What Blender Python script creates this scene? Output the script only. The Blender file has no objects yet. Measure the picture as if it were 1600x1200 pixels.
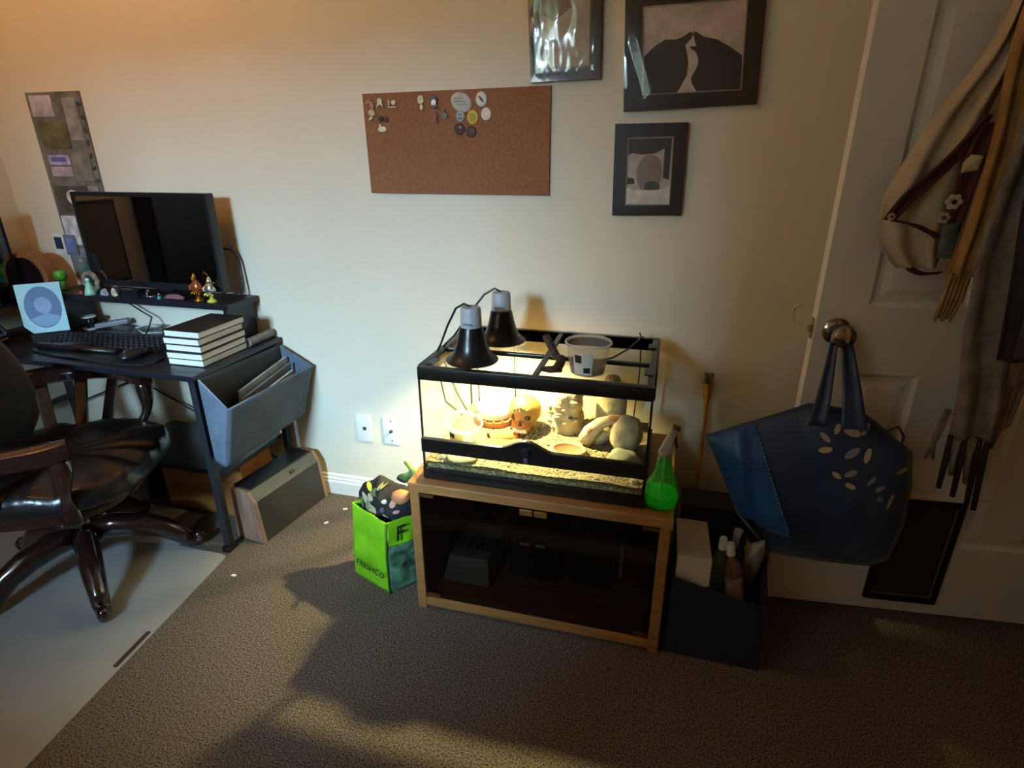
import bpy, bmesh, math, random
from mathutils import Vector, Matrix, noise
random.seed(7)
S = bpy.context.scene
COL = S.collection
PI = math.pi

# ------------------------------------------------------------------ camera, world, exposure
cam_d = bpy.data.cameras.new('camera'); cam = bpy.data.objects.new('camera', cam_d); COL.objects.link(cam)
S.camera = cam
cam_d.sensor_width = 36.0; cam_d.lens = 20.25; cam_d.clip_start = 0.02
PITCH, YAW, ROLL = 0.3770, 0.2620, -0.004
cp, sp, cy_, sy_ = math.cos(PITCH), math.sin(PITCH), math.cos(YAW), math.sin(YAW)
fwd = Vector((-sy_*cp, cy_*cp, -sp)); rgt = Vector((cy_, sy_, 0)); up = rgt.cross(fwd)
r2 = rgt*math.cos(ROLL) + up*math.sin(ROLL); u2 = -rgt*math.sin(ROLL) + up*math.cos(ROLL)
cam.matrix_world = Matrix(((r2.x, u2.x, -fwd.x, 0), (r2.y, u2.y, -fwd.y, 0), (r2.z, u2.z, -fwd.z, 1.3), (0, 0, 0, 1)))

S.view_settings.view_transform = 'Standard'; S.view_settings.look = 'None'
S.view_settings.gamma = 1.0; S.view_settings.use_curve_mapping = False
S.view_settings.exposure = 0.84
S.cycles.use_denoising = True
S.cycles.max_bounces = 10; S.cycles.transparent_max_bounces = 24; S.cycles.sample_clamp_indirect = 4.0

SKY = 135.0
w = bpy.data.worlds.new('daylight'); S.world = w; w.use_nodes = True
bg = w.node_tree.nodes['Background']; bg.inputs[0].default_value = (0.42, 0.69, 1.0, 1); bg.inputs[1].default_value = SKY
pl = bpy.data.lights.new('window_portal', 'AREA'); pl.shape = 'RECTANGLE'; pl.size = 0.58; pl.size_y = 1.22
pl.cycles.is_portal = True
po = bpy.data.objects.new('window_portal', pl); COL.objects.link(po); po.location = (-1.21, -1.66, 1.51); po.rotation_euler = (PI/2, 0, 0)

LAMP_W, LAMP_C = 13.0, (1.0, 0.51, 0.20)          # ceiling pendant
HEAT_W, HEAT_C = 54.0, (1.0, 0.83, 0.40)          # the rear terrarium bulb; the front one is off

# ------------------------------------------------------------------ materials
def lin(h):
    h = h.lstrip('#'); c = [int(h[i:i+2], 16)/255 for i in (0, 2, 4)]
    return [x/12.92 if x <= 0.04045 else ((x+0.055)/1.055)**2.4 for x in c]
MATS = {}
def M(name, col, rough=0.6, metal=0.0, var=0.12, scale=6.0, bump=0.0, bscale=40.0, spec=0.5, coat=0.0, emit=0.0, stretch=None, col2=None, detail=4, sheen=0.0):
    if name in MATS: return MATS[name]
    m = bpy.data.materials.new(name); m.use_nodes = True; nt = m.node_tree; b = nt.nodes['Principled BSDF']
    c = lin(col); c2 = lin(col2) if col2 else None
    tc = nt.nodes.new('ShaderNodeTexCoord'); mp = nt.nodes.new('ShaderNodeMapping'); nt.links.new(tc.outputs['Object'], mp.inputs[0])
    if stretch: mp.inputs['Scale'].default_value = stretch
    nz = nt.nodes.new('ShaderNodeTexNoise'); nz.inputs['Scale'].default_value = scale; nz.inputs['Detail'].default_value = detail
    nt.links.new(mp.outputs[0], nz.inputs['Vector'])
    rp = nt.nodes.new('ShaderNodeValToRGB'); nt.links.new(nz.outputs[0], rp.inputs[0])
    a = [x*(1-var) for x in c]; d = c2 if c2 else [min(1, x*(1+var)) for x in c]
    rp.color_ramp.elements[0].position = 0.32; rp.color_ramp.elements[1].position = 0.68
    rp.color_ramp.elements[0].color = (*a, 1); rp.color_ramp.elements[1].color = (*d, 1)
    nt.links.new(rp.outputs[0], b.inputs['Base Color'])
    b.inputs['Roughness'].default_value = rough; b.inputs['Metallic'].default_value = metal
    b.inputs['Specular IOR Level'].default_value = spec; b.inputs['Coat Weight'].default_value = coat
    b.inputs['Sheen Weight'].default_value = sheen
    if emit: nt.links.new(rp.outputs[0], b.inputs['Emission Color']); b.inputs['Emission Strength'].default_value = emit
    if bump:
        n2 = nt.nodes.new('ShaderNodeTexNoise'); n2.inputs['Scale'].default_value = bscale; n2.inputs['Detail'].default_value = 3
        nt.links.new(mp.outputs[0], n2.inputs['Vector'])
        bp = nt.nodes.new('ShaderNodeBump'); bp.inputs['Strength'].default_value = bump; bp.inputs['Distance'].default_value = 0.01
        nt.links.new(n2.outputs[0], bp.inputs['Height']); nt.links.new(bp.outputs[0], b.inputs['Normal'])
    MATS[name] = m; return m
def Mthin(name, tint=(1, 1, 1), refl=1.0, rough=0.02, ior=1.45, body=0.0, bodycol='ffffff', bump=0.0, bscale=12):
    """thin clear sheet: light passes straight through, tinted; fresnel reflection; optional milky body"""
    if name in MATS: return MATS[name]
    m = bpy.data.materials.new(name); m.use_nodes = True; nt = m.node_tree; nt.nodes.clear()
    o = nt.nodes.new('ShaderNodeOutputMaterial'); t = nt.nodes.new('ShaderNodeBsdfTransparent'); g = nt.nodes.new('ShaderNodeBsdfGlossy')
    t.inputs[0].default_value = (*tint, 1); g.inputs['Roughness'].default_value = rough
    # Schlick fresnel from |cos|, the same on both sides of a thin sheet
    ge = nt.nodes.new('ShaderNodeNewGeometry'); vd = nt.nodes.new('ShaderNodeVectorMath'); vd.operation = 'DOT_PRODUCT'
    nt.links.new(ge.outputs['Normal'], vd.inputs[0]); nt.links.new(ge.outputs['Incoming'], vd.inputs[1])
    def mth(op, a, b=None):
        n = nt.nodes.new('ShaderNodeMath'); n.operation = op
        for i, q in enumerate((a, b)):
            if q is None: continue
            if isinstance(q, (int, float)): n.inputs[i].default_value = q
            else: nt.links.new(q, n.inputs[i])
        return n
    f0 = ((ior-1)/(ior+1))**2
    p5 = mth('POWER', mth('SUBTRACT', 1.0, mth('ABSOLUTE', vd.outputs['Value']).outputs[0]).outputs[0], 5.0)
    fr = mth('ADD', mth('MULTIPLY', p5.outputs[0], 1-f0).outputs[0], f0)
    mu = mth('MULTIPLY', fr.outputs[0], refl); mu.use_clamp = True
    mx = nt.nodes.new('ShaderNodeMixShader'); nt.links.new(mu.outputs[0], mx.inputs[0])
    base = t.outputs[0]
    if body:
        d = nt.nodes.new('ShaderNodeBsdfDiffuse'); d.inputs[0].default_value = (*lin(bodycol), 1)
        tl = nt.nodes.new('ShaderNodeBsdfTranslucent'); tl.inputs[0].default_value = (*lin(bodycol), 1)
        m3 = nt.nodes.new('ShaderNodeMixShader'); m3.inputs[0].default_value = 0.5
        nt.links.new(d.outputs[0], m3.inputs[1]); nt.links.new(tl.outputs[0], m3.inputs[2])
        m2 = nt.nodes.new('ShaderNodeMixShader'); m2.inputs[0].default_value = body
        nt.links.new(t.outputs[0], m2.inputs[1]); nt.links.new(m3.outputs[0], m2.inputs[2]); base = m2.outputs[0]
    nt.links.new(base, mx.inputs[1]); nt.links.new(g.outputs[0], mx.inputs[2]); nt.links.new(mx.outputs[0], o.inputs[0])
    if bump:
        tc = nt.nodes.new('ShaderNodeTexCoord'); n2 = nt.nodes.new('ShaderNodeTexNoise'); n2.inputs['Scale'].default_value = bscale
        nt.links.new(tc.outputs['Object'], n2.inputs['Vector'])
        bp = nt.nodes.new('ShaderNodeBump'); bp.inputs['Strength'].default_value = bump; bp.inputs['Distance'].default_value = 0.02
        nt.links.new(n2.outputs[0], bp.inputs['Height']); nt.links.new(bp.outputs[0], g.inputs['Normal'])
    MATS[name] = m; return m

m_wall = M('wall_paint', 'ded3bd', 0.85, var=0.02, scale=3, bump=0.05, bscale=180)
m_ceil = M('ceiling_paint', 'd9d2c4', 0.9, var=0.02)
m_trim = M('white_trim', 'e4e0d8', 0.45, var=0.03)
m_door = M('door_paint', 'dcd8d4', 0.45, var=0.03)
m_carpet = M('carpet', '1d1712', 1.0, var=0.3, col2='82766a', scale=240, bump=0.15, bscale=300, spec=0.03, detail=5)
m_black = M('black_plastic', '15151a', 0.35, var=0.2)
m_blackmat = M('black_matte', '131315', 0.75, var=0.2)
m_desk = M('desk_black_laminate', '1b1b22', 0.32, var=0.15, scale=20)
m_deskmetal = M('desk_dark_metal', '23262b', 0.45, var=0.1, metal=0.2)
m_screen = M('screen_glass', '020203', 0.03, var=0.05, spec=1.0, coat=1.0)
m_screen.node_tree.nodes['Principled BSDF'].inputs['IOR'].default_value = 1.9
m_screen.node_tree.nodes['Principled BSDF'].inputs['Coat IOR'].default_value = 1.8
m_oak = M('oak_veneer', '9a6a3a', 0.42, var=0.22, scale=5, stretch=(1.2, 9, 9), detail=6)
m_woodbox = M('wood_grain_end', '8a6a55', 0.5, var=0.35, scale=5, stretch=(12, 12, 1.2), detail=6)
m_orangewood = M('orange_wood', '9c6533', 0.5, var=0.2, scale=4, stretch=(1, 6, 6))
m_cherry = M('dark_cherry_wood', '24120f', 0.18, var=0.3, scale=5, coat=0.6)
m_leather = M('black_leather', '120f0f', 0.3, var=0.2, scale=30, bump=0.25, bscale=30)
m_white = M('white_plastic', 'e8e6e2', 0.4, var=0.03)
m_paper = M('paper', 'e9e4da', 0.8, var=0.04, scale=60, stretch=(1, 1, 20))
m_chrome = M('satin_nickel', 'a8a294', 0.16, metal=1.0, var=0.05)
m_gold = M('gold_metal', 'c8962f', 0.25, metal=0.9, var=0.25, scale=60)
m_silver = M('silver_metal', 'c9c9c4', 0.2, metal=0.9, var=0.25, scale=60)
m_cork = M('cork', '8a5a3c', 0.95, var=0.14, scale=120, bump=0.2, bscale=200)
m_frame = M('picture_frame_black', '0d0907', 0.35, var=0.15)
m_mat = M('chair_mat_vinyl', '938f8a', 0.35, var=0.06, scale=3)
m_glass = Mthin('clear_glass', (0.97, 0.99, 0.97), 1.0)
m_glassg = M('glass_edge_green', '7f9a86', 0.15, var=0.05)
m_fabric = M('blue_grey_fabric', '586472', 0.95, var=0.12, scale=14, bump=0.15, bscale=250)

# ------------------------------------------------------------------ mesh helpers
def rotz(a): return Matrix.Rotation(a, 3, 'Z')
class G:
    def __init__(s): s.v = []; s.f = []
    def add(s, vs, fs):
        o = len(s.v); s.v += [Vector(p) for p in vs]; s.f += [tuple(i+o for i in f) for f in fs]; return s
    def box(s, x0, x1, y0, y1, z0, z1):
        return s.add([(x0,y0,z0),(x1,y0,z0),(x1,y1,z0),(x0,y1,z0),(x0,y0,z1),(x1,y0,z1),(x1,y1,z1),(x0,y1,z1)],
                     [(0,3,2,1),(4,5,6,7),(0,1,5,4),(1,2,6,5),(2,3,7,6),(3,0,4,7)])
    def hexa(s, b, t):   # 4 bottom pts ccw, 4 top pts ccw
        return s.add(list(b)+list(t), [(0,3,2,1),(4,5,6,7),(0,1,5,4),(1,2,6,5),(2,3,7,6),(3,0,4,7)])
    def obox(s, c, size, R=None):
        c = Vector(c); hx, hy, hz = [q/2 for q in size]; R = R or Matrix.Identity(3)
        P = [c+R@Vector(p) for p in [(-hx,-hy,-hz),(hx,-hy,-hz),(hx,hy,-hz),(-hx,hy,-hz),(-hx,-hy,hz),(hx,-hy,hz),(hx,hy,hz),(-hx,hy,hz)]]
        return s.add(P, [(0,3,2,1),(4,5,6,7),(0,1,5,4),(1,2,6,5),(2,3,7,6),(3,0,4,7)])
    def tube(s, pts, r, n=8, flat=1.0, closed=False):
        pts = [Vector(p) for p in pts]; k = len(pts); rs = r if isinstance(r, (list, tuple)) else [r]*k
        vs = []; prev = None
        for i, p in enumerate(pts):
            if closed: t = pts[(i+1) % k]-pts[i-1]
            else: t = pts[min(i+1, k-1)]-pts[max(i-1, 0)]
            t.normalize()
            a = prev - t*prev.dot(t) if prev is not None else (Vector((0,0,1)).cross(t) if abs(t.z) < 0.95 else Vector((1,0,0)).cross(t))
            a.normalize(); prev = a; b = t.cross(a)
            for j in range(n):
                q = 2*PI*j/n; vs.append(p+(a*math.cos(q)+b*math.sin(q)*flat)*rs[i])
        fs = [(i*n+j, i*n+(j+1) % n, (i+1)*n+(j+1) % n, (i+1)*n+j) for i in range(k-1) for j in range(n)]
        if closed: fs += [((k-1)*n+j, (k-1)*n+(j+1) % n, (j+1) % n, j) for j in range(n)]
        else: fs += [tuple(range(n-1, -1, -1)), tuple((k-1)*n+j for j in range(n))]
        return s.add(vs, fs)
    def lathe(s, prof, c=(0,0,0), n=24, R=None, sx=1.0, sy=1.0, cap=True):
        c = Vector(c); R = R or Matrix.Identity(3); k = len(prof); vs = []
        for r, z in prof:
            for j in range(n):
                q = 2*PI*j/n; vs.append(c+R@Vector((r*math.cos(q)*sx, r*math.sin(q)*sy, z)))
        fs = [(i*n+j, i*n+(j+1) % n, (i+1)*n+(j+1) % n, (i+1)*n+j) for i in range(k-1) for j in range(n)]
        if cap and prof[0][0] > 1e-5: fs.append(tuple(range(n-1, -1, -1)))
        if cap and prof[-1][0] > 1e-5: fs.append(tuple((k-1)*n+j for j in range(n)))
        return s.add(vs, fs)
    def grid(s, fn, nu, nv, closeu=False):
        vs = [fn(i/(nu if closeu else nu-1), j/(nv-1)) for j in range(nv) for i in range(nu)]
        m = nu if closeu else nu-1
        return s.add(vs, [(j*nu+i, j*nu+(i+1) % nu, (j+1)*nu+(i+1) % nu, (j+1)*nu+i) for j in range(nv-1) for i in range(m)])
    def prism(s, outline, y0, y1, axis='y', T=None):   # outline in (x,z) extruded along y
        n = len(outline); vs = []
        for yy in (y0, y1):
            for a, b in outline:
                p = Vector((a, yy, b)) if axis == 'y' else (Vector((a, b, yy)) if axis == 'z' else Vector((yy, a, b)))
                vs.append(T @ p if T else p)
        return s.add(vs, [tuple(range(n)), tuple(range(2*n-1, n-1, -1))]+[(i, i+n, (i+1) % n+n, (i+1) % n) for i in range(n)])
    def ball(s, c, r, n=12, sx=1, sy=1, sz=1, nz=0.0, nf=10.0, R=None, seed=0):
        c = Vector(c); vs = []; k = n//2+1
        for i in range(k):
            th = PI*i/(k-1)
            for j in range(n):
                ph = 2*PI*j/n; d = Vector((math.sin(th)*math.cos(ph), math.sin(th)*math.sin(ph), -math.cos(th)))
                rr = r*(1+nz*noise.noise(d*nf*0.2+Vector((seed, seed*1.7, 0)))) if nz else r
                p = Vector((d.x*sx, d.y*sy, d.z*sz))*rr
                vs.append(c+(R@p if R else p))
        return s.add(vs, [(i*n+j, i*n+(j+1) % n, (i+1)*n+(j+1) % n, (i+1)*n+j) for i in range(k-1) for j in range(n)])
    def pillow(s, outline, y, tf, tb, K=8, N=64, p=2.2, fold=None):
        """closed soft bag from an (x,z) outline; front bulges to -y by tf, back by tb"""
        pts = [Vector((a, 0, b)) for a, b in outline]; L = [0]
        for i in range(len(pts)): L.append(L[-1]+(pts[(i+1) % len(pts)]-pts[i]).length)
        B = []
        for k in range(N):
            q = L[-1]*k/N; i = max(j for j in range(len(pts)) if L[j] <= q+1e-9); f = (q-L[i])/max(1e-9, L[i+1]-L[i])
            B.append(pts[i].lerp(pts[(i+1) % len(pts)], f))
        c = sum(B, Vector())/N
        for sgn, t in ((-1, tf), (1, tb)):
            vs = []
            for k in range(K+1):
                u = k/K
                for b in B:
                    q = c+(b-c)*u; dy = t*(1-u**p); 
                    if fold: dy += fold(q.x, q.z, sgn)*(1-u**6)
                    vs.append(Vector((q.x, y+sgn*dy, q.z)))
            s.add(vs, [(k*N+j, k*N+(j+1) % N, (k+1)*N+(j+1) % N, (k+1)*N+j) for k in range(K) for j in range(N)])
        return s
    def xf(s, T):
        s.v = [T @ p for p in s.v]; return s
    def mesh(s, name, mat, inv=None, smooth=False, bevel=0.0, seg=2):
        me = bpy.data.meshes.new(name); bm = bmesh.new()
        vs = [bm.verts.new(inv @ p if inv else p) for p in s.v]
        for f in s.f:
            if len(set(f)) > 2:
                try: bm.faces.new([vs[i] for i in f])
                except ValueError: pass
        bmesh.ops.remove_doubles(bm, verts=bm.verts, dist=1e-6)
        bmesh.ops.recalc_face_normals(bm, faces=bm.faces)
        if bevel:
            es = [e for e in bm.edges if len(e.link_faces) == 2 and e.calc_face_angle(0) > 0.5]
            bmesh.ops.bevel(bm, geom=es, offset=bevel, segments=seg, profile=0.6, affect='EDGES', clamp_overlap=True)
        for f in bm.faces: f.smooth = bool(smooth)
        bm.to_mesh(me); bm.free(); me.materials.append(mat)
        if smooth and (bevel or smooth == 'auto'):
            try: me.set_sharp_from_angle(angle=0.7)
            except Exception: pass
        return me
    def build(s, name, mat, parent=None, smooth=False, bevel=0.0, seg=2, local=False, origin=None, label=None):
        inv = None
        if parent is not None and not local: inv = world(parent).inverted()
        if origin is not None: inv = Matrix.Translation(-Vector(origin))
        o = bpy.data.objects.new(name, s.mesh(name, mat, inv, smooth, bevel, seg)); COL.objects.link(o)
        if parent is not None: o.parent = parent
        if origin is not None: o.location = origin
        if label: o['label'] = label
        return o
def world(o):
    m = o.matrix_basis.copy()
    while o.parent: o = o.parent; m = o.matrix_basis @ m
    return m
def tag(o, label, cat, group=None):
    o['label'] = label; o['category'] = cat
    if group: o['group'] = group
    return o
def thing(name, label, cat, loc, rot=0.0, group=None):
    o = bpy.data.objects.new(name, None); o.empty_display_size = 0.05; COL.objects.link(o)
    o.location = loc; o.rotation_euler = (0, 0, rot); return tag(o, label, cat, group)
def struct(o): o['kind'] = 'structure'; return o
def stuff(o): o['kind'] = 'stuff'; return o
def sempty(name, loc, rot=0.0):
    o = bpy.data.objects.new(name, None); o.empty_display_size = 0.05; COL.objects.link(o); o.location = loc; o.rotation_euler = (0, 0, rot); o['kind'] = 'structure'; return o
def arc(c, r, a0, a1, n, z=0.0):
    return [(c[0]+r*math.cos(a0+(a1-a0)*i/(n-1)), c[1]+r*math.sin(a0+(a1-a0)*i/(n-1)), z) for i in range(n)]
def ell(cx, cz, rx, rz, n=24, rot=0.0):
    out = []
    for i in range(n):
        q = 2*PI*i/n; a, b = rx*math.cos(q), rz*math.sin(q)
        out.append((cx+a*math.cos(rot)-b*math.sin(rot), cz+a*math.sin(rot)+b*math.cos(rot)))
    return out
def text(name, body, size, T, mat, parent, shear=0.0, depth=0.0006):
    c = bpy.data.curves.new(name, 'FONT'); c.body = body; c.size = size; c.align_x = 'CENTER'; c.align_y = 'CENTER'; c.extrude = depth; c.shear = shear; c.resolution_u = 3
    t = bpy.data.objects.new(name, c); COL.objects.link(t); dg = bpy.context.evaluated_depsgraph_get()
    me = bpy.data.meshes.new_from_object(t.evaluated_get(dg)); bpy.data.objects.remove(t); bpy.data.curves.remove(c)
    me.transform(world(parent).inverted() @ T); me.materials.clear(); me.materials.append(mat); me.name = name
    o = bpy.data.objects.new(name, me); COL.objects.link(o); o.parent = parent; return o
def frameT(origin, xdir, zdir):
    """matrix taking text xy-plane to a plane through origin; text x -> xdir, text y -> zdir"""
    x = Vector(xdir).normalized(); z = Vector(zdir); z = (z-x*z.dot(x)).normalized(); n = x.cross(z)
    return Matrix(((x.x, z.x, n.x, origin[0]), (x.y, z.y, n.y, origin[1]), (x.z, z.z, n.z, origin[2]), (0, 0, 0, 1)))

# ------------------------------------------------------------------ the room
XL, XR, YB, ZC = -2.53, 1.20, 1.81, 2.4
struct(G().box(-2.63, 2.3, -1.75, 1.91, -0.1, 0).build('floor', m_carpet))
struct(G().box(-2.63, 2.3, -1.75, 1.91, ZC, ZC+0.1).build('ceiling', m_ceil))
struct(G().box(-2.63, 2.3, YB, YB+0.1, 0, ZC).build('wall_back', m_wall))
struct(G().box(-2.63, XL, -1.75, YB, 0, ZC).build('wall_left', m_wall))
g = G().box(XR, XR+0.1, -0.55, 0.82, 0, ZC).box(XR, XR+0.1, 1.68, YB, 0, ZC).box(XR, XR+0.1, 0.82, 1.68, 2.06, ZC)
struct(g.build('wall_right', m_wall))
struct(G().box(2.2, 2.3, 0.4, YB, 0, ZC).box(XR+0.1, 2.3, 0.4, 0.5, 0, ZC).build('wall_hall', m_wall))
struct(G().box(-0.85, XR+0.1, -0.55, -0.45, 0, ZC).box(XL, -1.60, -0.55, -0.45, 0, ZC).build('wall_front', m_wall))  # unseen; corners placed to trim the window beam
struct(G().box(-0.85, -0.75, -1.65, -0.55, 0, ZC).box(-1.70, -1.60, -1.65, -0.55, 0, ZC).build('wall_light_baffle', m_wall))  # unseen alcove sides, added to narrow the window light
WX0, WX1, WZ0, WZ1 = -1.50, -0.92, 0.9, 2.12
g = G().box(XL, WX0, -1.75, -1.65, 0, ZC).box(WX1, -0.75, -1.75, -1.65, 0, ZC).box(WX0, WX1, -1.75, -1.65, 0, WZ0).box(WX0, WX1, -1.75, -1.65, WZ1, ZC)
struct(g.build('wall_window', m_wall))
wn = sempty('window_1', ((WX0+WX1)/2, -1.7, WZ0))
g = G().box(WX0, WX0+0.04, -1.73, -1.68, WZ0, WZ1).box(WX1-0.04, WX1, -1.73, -1.68, WZ0, WZ1).box(WX0+0.04, WX1-0.04, -1.73, -1.68, WZ0, WZ0+0.04).box(WX0+0.04, WX1-0.04, -1.73, -1.68, WZ1-0.04, WZ1)
g.build('window_frame', m_trim, wn)
G().box(WX0+0.04, WX1-0.04, -1.715, -1.711, WZ0+0.04, WZ1-0.04).build('window_pane', m_glass, wn)
G().box(WX0-0.04, WX1+0.04, -1.65, -1.58, WZ0-0.03, WZ0).build('window_sill', m_trim, wn)
# outside the window: ground and an unseen fence added to block low sky
struct(G().box(-14, 12, -12, -1.8, -0.4, -0.3).build('ground', M('lawn', '3d4a2a', 1, var=0.3, scale=3)))
struct(G().box(-14, 12, -6.1, -6.0, -0.3, 2.58).build('wall_sky_blocker', M('sky_blocker_boards', '4a3d30', 0.9, var=0.2, stretch=(8, 1, 1))))

# baseboard with a stepped profile along the back wall
def baseboard(name, x0, x1):
    prof = [(0, 0), (0.014, 0), (0.014, 0.055), (0.011, 0.062), (0.011, 0.07), (0.007, 0.076), (0.007, 0.084), (0.0, 0.09)]
    g = G(); n = len(prof); vs = [(x, YB-a, b) for x in (x0, x1) for a, b in prof]
    g.add(vs, [tuple(range(n)), tuple(range(2*n-1, n-1, -1))]+[(i, i+n, (i+1) % n+n, (i+1) % n) for i in range(n)])
    struct(g.build(name, m_trim))
baseboard('baseboard_back', XL, XR)
g = G().box(XL, XL+0.014, -0.45, 1.79, 0, 0.08); struct(g.build('baseboard_left', m_trim))

# ceiling pendant (above the frame, at the left)
LX, LY = -1.75, 0.85
t = thing('pendant_lamp', 'warm glass globe pendant lamp hanging from the ceiling above the desk', 'lamp', (LX, LY, ZC))
G().lathe([(0.0, ZC), (0.05, ZC), (0.05, ZC-0.02), (0.0, ZC-0.025)], (LX, LY, 0), 20).build('canopy', m_trim, t, smooth='auto')
G().tube([(LX, LY, ZC-0.02), (LX, LY, 2.25)], 0.004, 6).build('cord', m_black, t)
gl = G().ball((LX, LY, 2.17), 0.08, 20)
gl.build('globe', Mthin('amber_globe', (1, 0.9, 0.75), 0.6), t, smooth=True)
G().ball((LX, LY, 2.17), 0.03, 12).build('bulb', M('warm_bulb', 'ffb060', 0.5, emit=8.0), t, smooth=True)
G().lathe([(0.0, -0.15), (0.05, -0.141), (0.09, -0.12), (0.125, -0.083)], (LX, LY, 2.17), 32, cap=False).build('downlight_dimmer', Mthin('dimmer_bowl', (0.30, 0.27, 0.22), 0.5, body=0.25, bodycol='e8d8b8'), t, smooth=True)  # translucent bowl added to dim the lamp's light on the floor
for k in range(3):
    q = 2*PI*k/3; G().tube([(LX+0.125*math.cos(q), LY+0.125*math.sin(q), 2.087), (LX, LY, 2.32)], 0.002, 6).build('chain', m_black, t)
l = bpy.data.lights.new('pendant_light', 'POINT'); l.energy = LAMP_W; l.color = LAMP_C; l.shadow_soft_size = 0.06
lo = bpy.data.objects.new('pendant_light', l); COL.objects.link(lo); lo.location = (LX, LY, 2.17)

# ------------------------------------------------------------------ the open door at the right
DA = math.atan2(0.067, 0.712); D0 = Vector((0.385, 1.592, 0)); DW = 0.80
dr = sempty('door_1', D0, DA)     # local x runs along the door face, local y into the wall
PANELS = [(0.115, 0.345, 0.945, 1.62), (0.455, 0.685, 0.945, 1.62), (0.115, 0.345, 1.72, 1.95), (0.455, 0.685, 1.72, 1.95), (0.495, 0.685, 0.255, 0.765), (0.115, 0.275, 0.43, 0.765)]
# slab with recessed panel openings (boxes between the openings), back layer closes them
xs = sorted(set([0, DW]+[q for p in PANELS for q in p[:2]])); zs = sorted(set([0.012, 2.03]+[q for p in PANELS for q in p[2:]]))
g = G()
for i in range(len(xs)-1):
    for j in range(len(zs)-1):
        cx, cz = (xs[i]+xs[i+1])/2, (zs[j]+zs[j+1])/2
        inside = any(a < cx < b and c < cz < d for a, b, c, d in PANELS)
        g.box(xs[i], xs[i+1], 0.009 if inside else 0.0, 0.035, zs[j], zs[j+1])
g.build('door_slab', m_door, dr, local=True)
for a, b, c, d in PANELS:
    g = G(); 
    # sloped moulding ring then the raised field
    for k, (o0, y0, o1, y1) in enumerate([(0.0, 0.0, 0.012, 0.0085), (0.022, 0.0085, 0.042, 0.003)]):
        A = [(a+o0, y0, c+o0), (b-o0, y0, c+o0), (b-o0, y0, d-o0), (a+o0, y0, d-o0)]; B = [(a+o1, y1, c+o1), (b-o1, y1, c+o1), (b-o1, y1, d-o1), (a+o1, y1, d-o1)]
        g.add(A+B, [(0,1,5,4),(1,2,6,5),(2,3,7,6),(3,0,4,7)])
    g.add([(a+0.042, 0.003, c+0.042), (b-0.042, 0.003, c+0.042), (b-0.042, 0.003, d-0.042), (a+0.042, 0.003, d-0.042)], [(0,1,2,3)])
    g.build('door_panel', m_door, dr, local=True)
kx, kz = 0.052, 0.878
kn = G().lathe([(0.0, -0.073), (0.016, -0.072), (0.026, -0.066), (0.029, -0.055), (0.027, -0.045), (0.018, -0.036), (0.012, -0.03), (0.012, -0.012)], (kx, 0, kz), 24, R=Matrix(((1,0,0),(0,0,1),(0,1,0))))
kn.build('door_knob', m_chrome, dr, smooth='auto', local=True)
G().lathe([(0.034, 0.0), (0.034, -0.004), (0.024, -0.012), (0.012, -0.013)], (kx, 0, kz), 24, R=Matrix(((1,0,0),(0,0,1),(0,1,0)))).build('knob_rose', m_chrome, dr, smooth='auto', local=True)
G().box(-0.012, 0.0, 0.01, 0.024, kz-0.008, kz+0.008).build('latch_bolt', m_chrome, dr, local=True, bevel=0.002)
G().box(-0.0012, 0.0, 0.006, 0.029, kz-0.028, kz+0.028).build('latch_plate', m_chrome, dr, local=True)
# pet flap in the lower part of the door
PX0, PX1, PZ0, PZ1 = 0.28, 0.478, 0.055, 0.40
pf = G()
for a, b, c, d in ((PX0, PX0+0.016, PZ0, PZ1), (PX1-0.016, PX1, PZ0, PZ1), (PX0+0.016, PX1-0.016, PZ0, PZ0+0.018), (PX0+0.016, PX1-0.016, PZ1-0.012, PZ1)):
    pf.box(a, b, -0.012, 0.0, c, d)
pfo = pf.build('pet_door_frame', M('pet_frame_shade', '0c0a09', 0.5), dr, local=True, bevel=0.002)  # black paints in the shadow of the frame's depth
G().box(PX0+0.016, PX1-0.016, -0.004, 0.0, PZ0+0.018, PZ1-0.012).build('pet_door_flap', M('brown_flap', '241a10', 0.3), pfo, local=True)
g = G()
g.box(PX0+0.017, PX1-0.017, -0.0075, -0.004, PZ0+0.019, PZ0+0.023).box(PX1-0.021, PX1-0.017, -0.0075, -0.004, PZ0+0.023, PZ1-0.012)
g.build('pet_door_seal', M('grey_seal', '6a6058', 0.5), pfo, local=True)
G().box(PX0-0.01, PX1+0.05, -0.006, 0.0, PZ1+0.004, PZ1+0.016).build('pet_door_lip', m_door, dr, local=True, bevel=0.002)
# door casing on the right wall
struct(G().box(XR-0.015, XR, 0.76, 0.82, 0, 2.12).box(XR-0.015, XR, 1.68, 1.74, 0, 2.12).box(XR-0.015, XR, 0.82, 1.68, 2.06, 2.12).build('trim_1', m_trim))
# round bumper dent plate on the wall behind the door edge
bp_ = thing('wall_bumper', 'small clear round door bumper stuck on wall beside door edge', 'door bumper', (0.399, YB, 0.867))
G().tube([(0.399+0.03*math.cos(q), YB-0.003, 0.867+0.03*math.sin(q)) for q in [2*PI*i/32 for i in range(32)]], 0.003, 6, closed=True).build('rim', M('bumper_cream', 'd8c9a6', 0.4), bp_, smooth=True)
G().lathe([(0.029, 0), (0.029, 0.002), (0.006, 0.003), (0.005, 0.006), (0, 0.006)], (0.399, YB, 0.867), 24, R=Matrix(((1,0,0),(0,0,-1),(0,1,0)))).build('disc', m_wall, bp_, smooth='auto')

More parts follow.
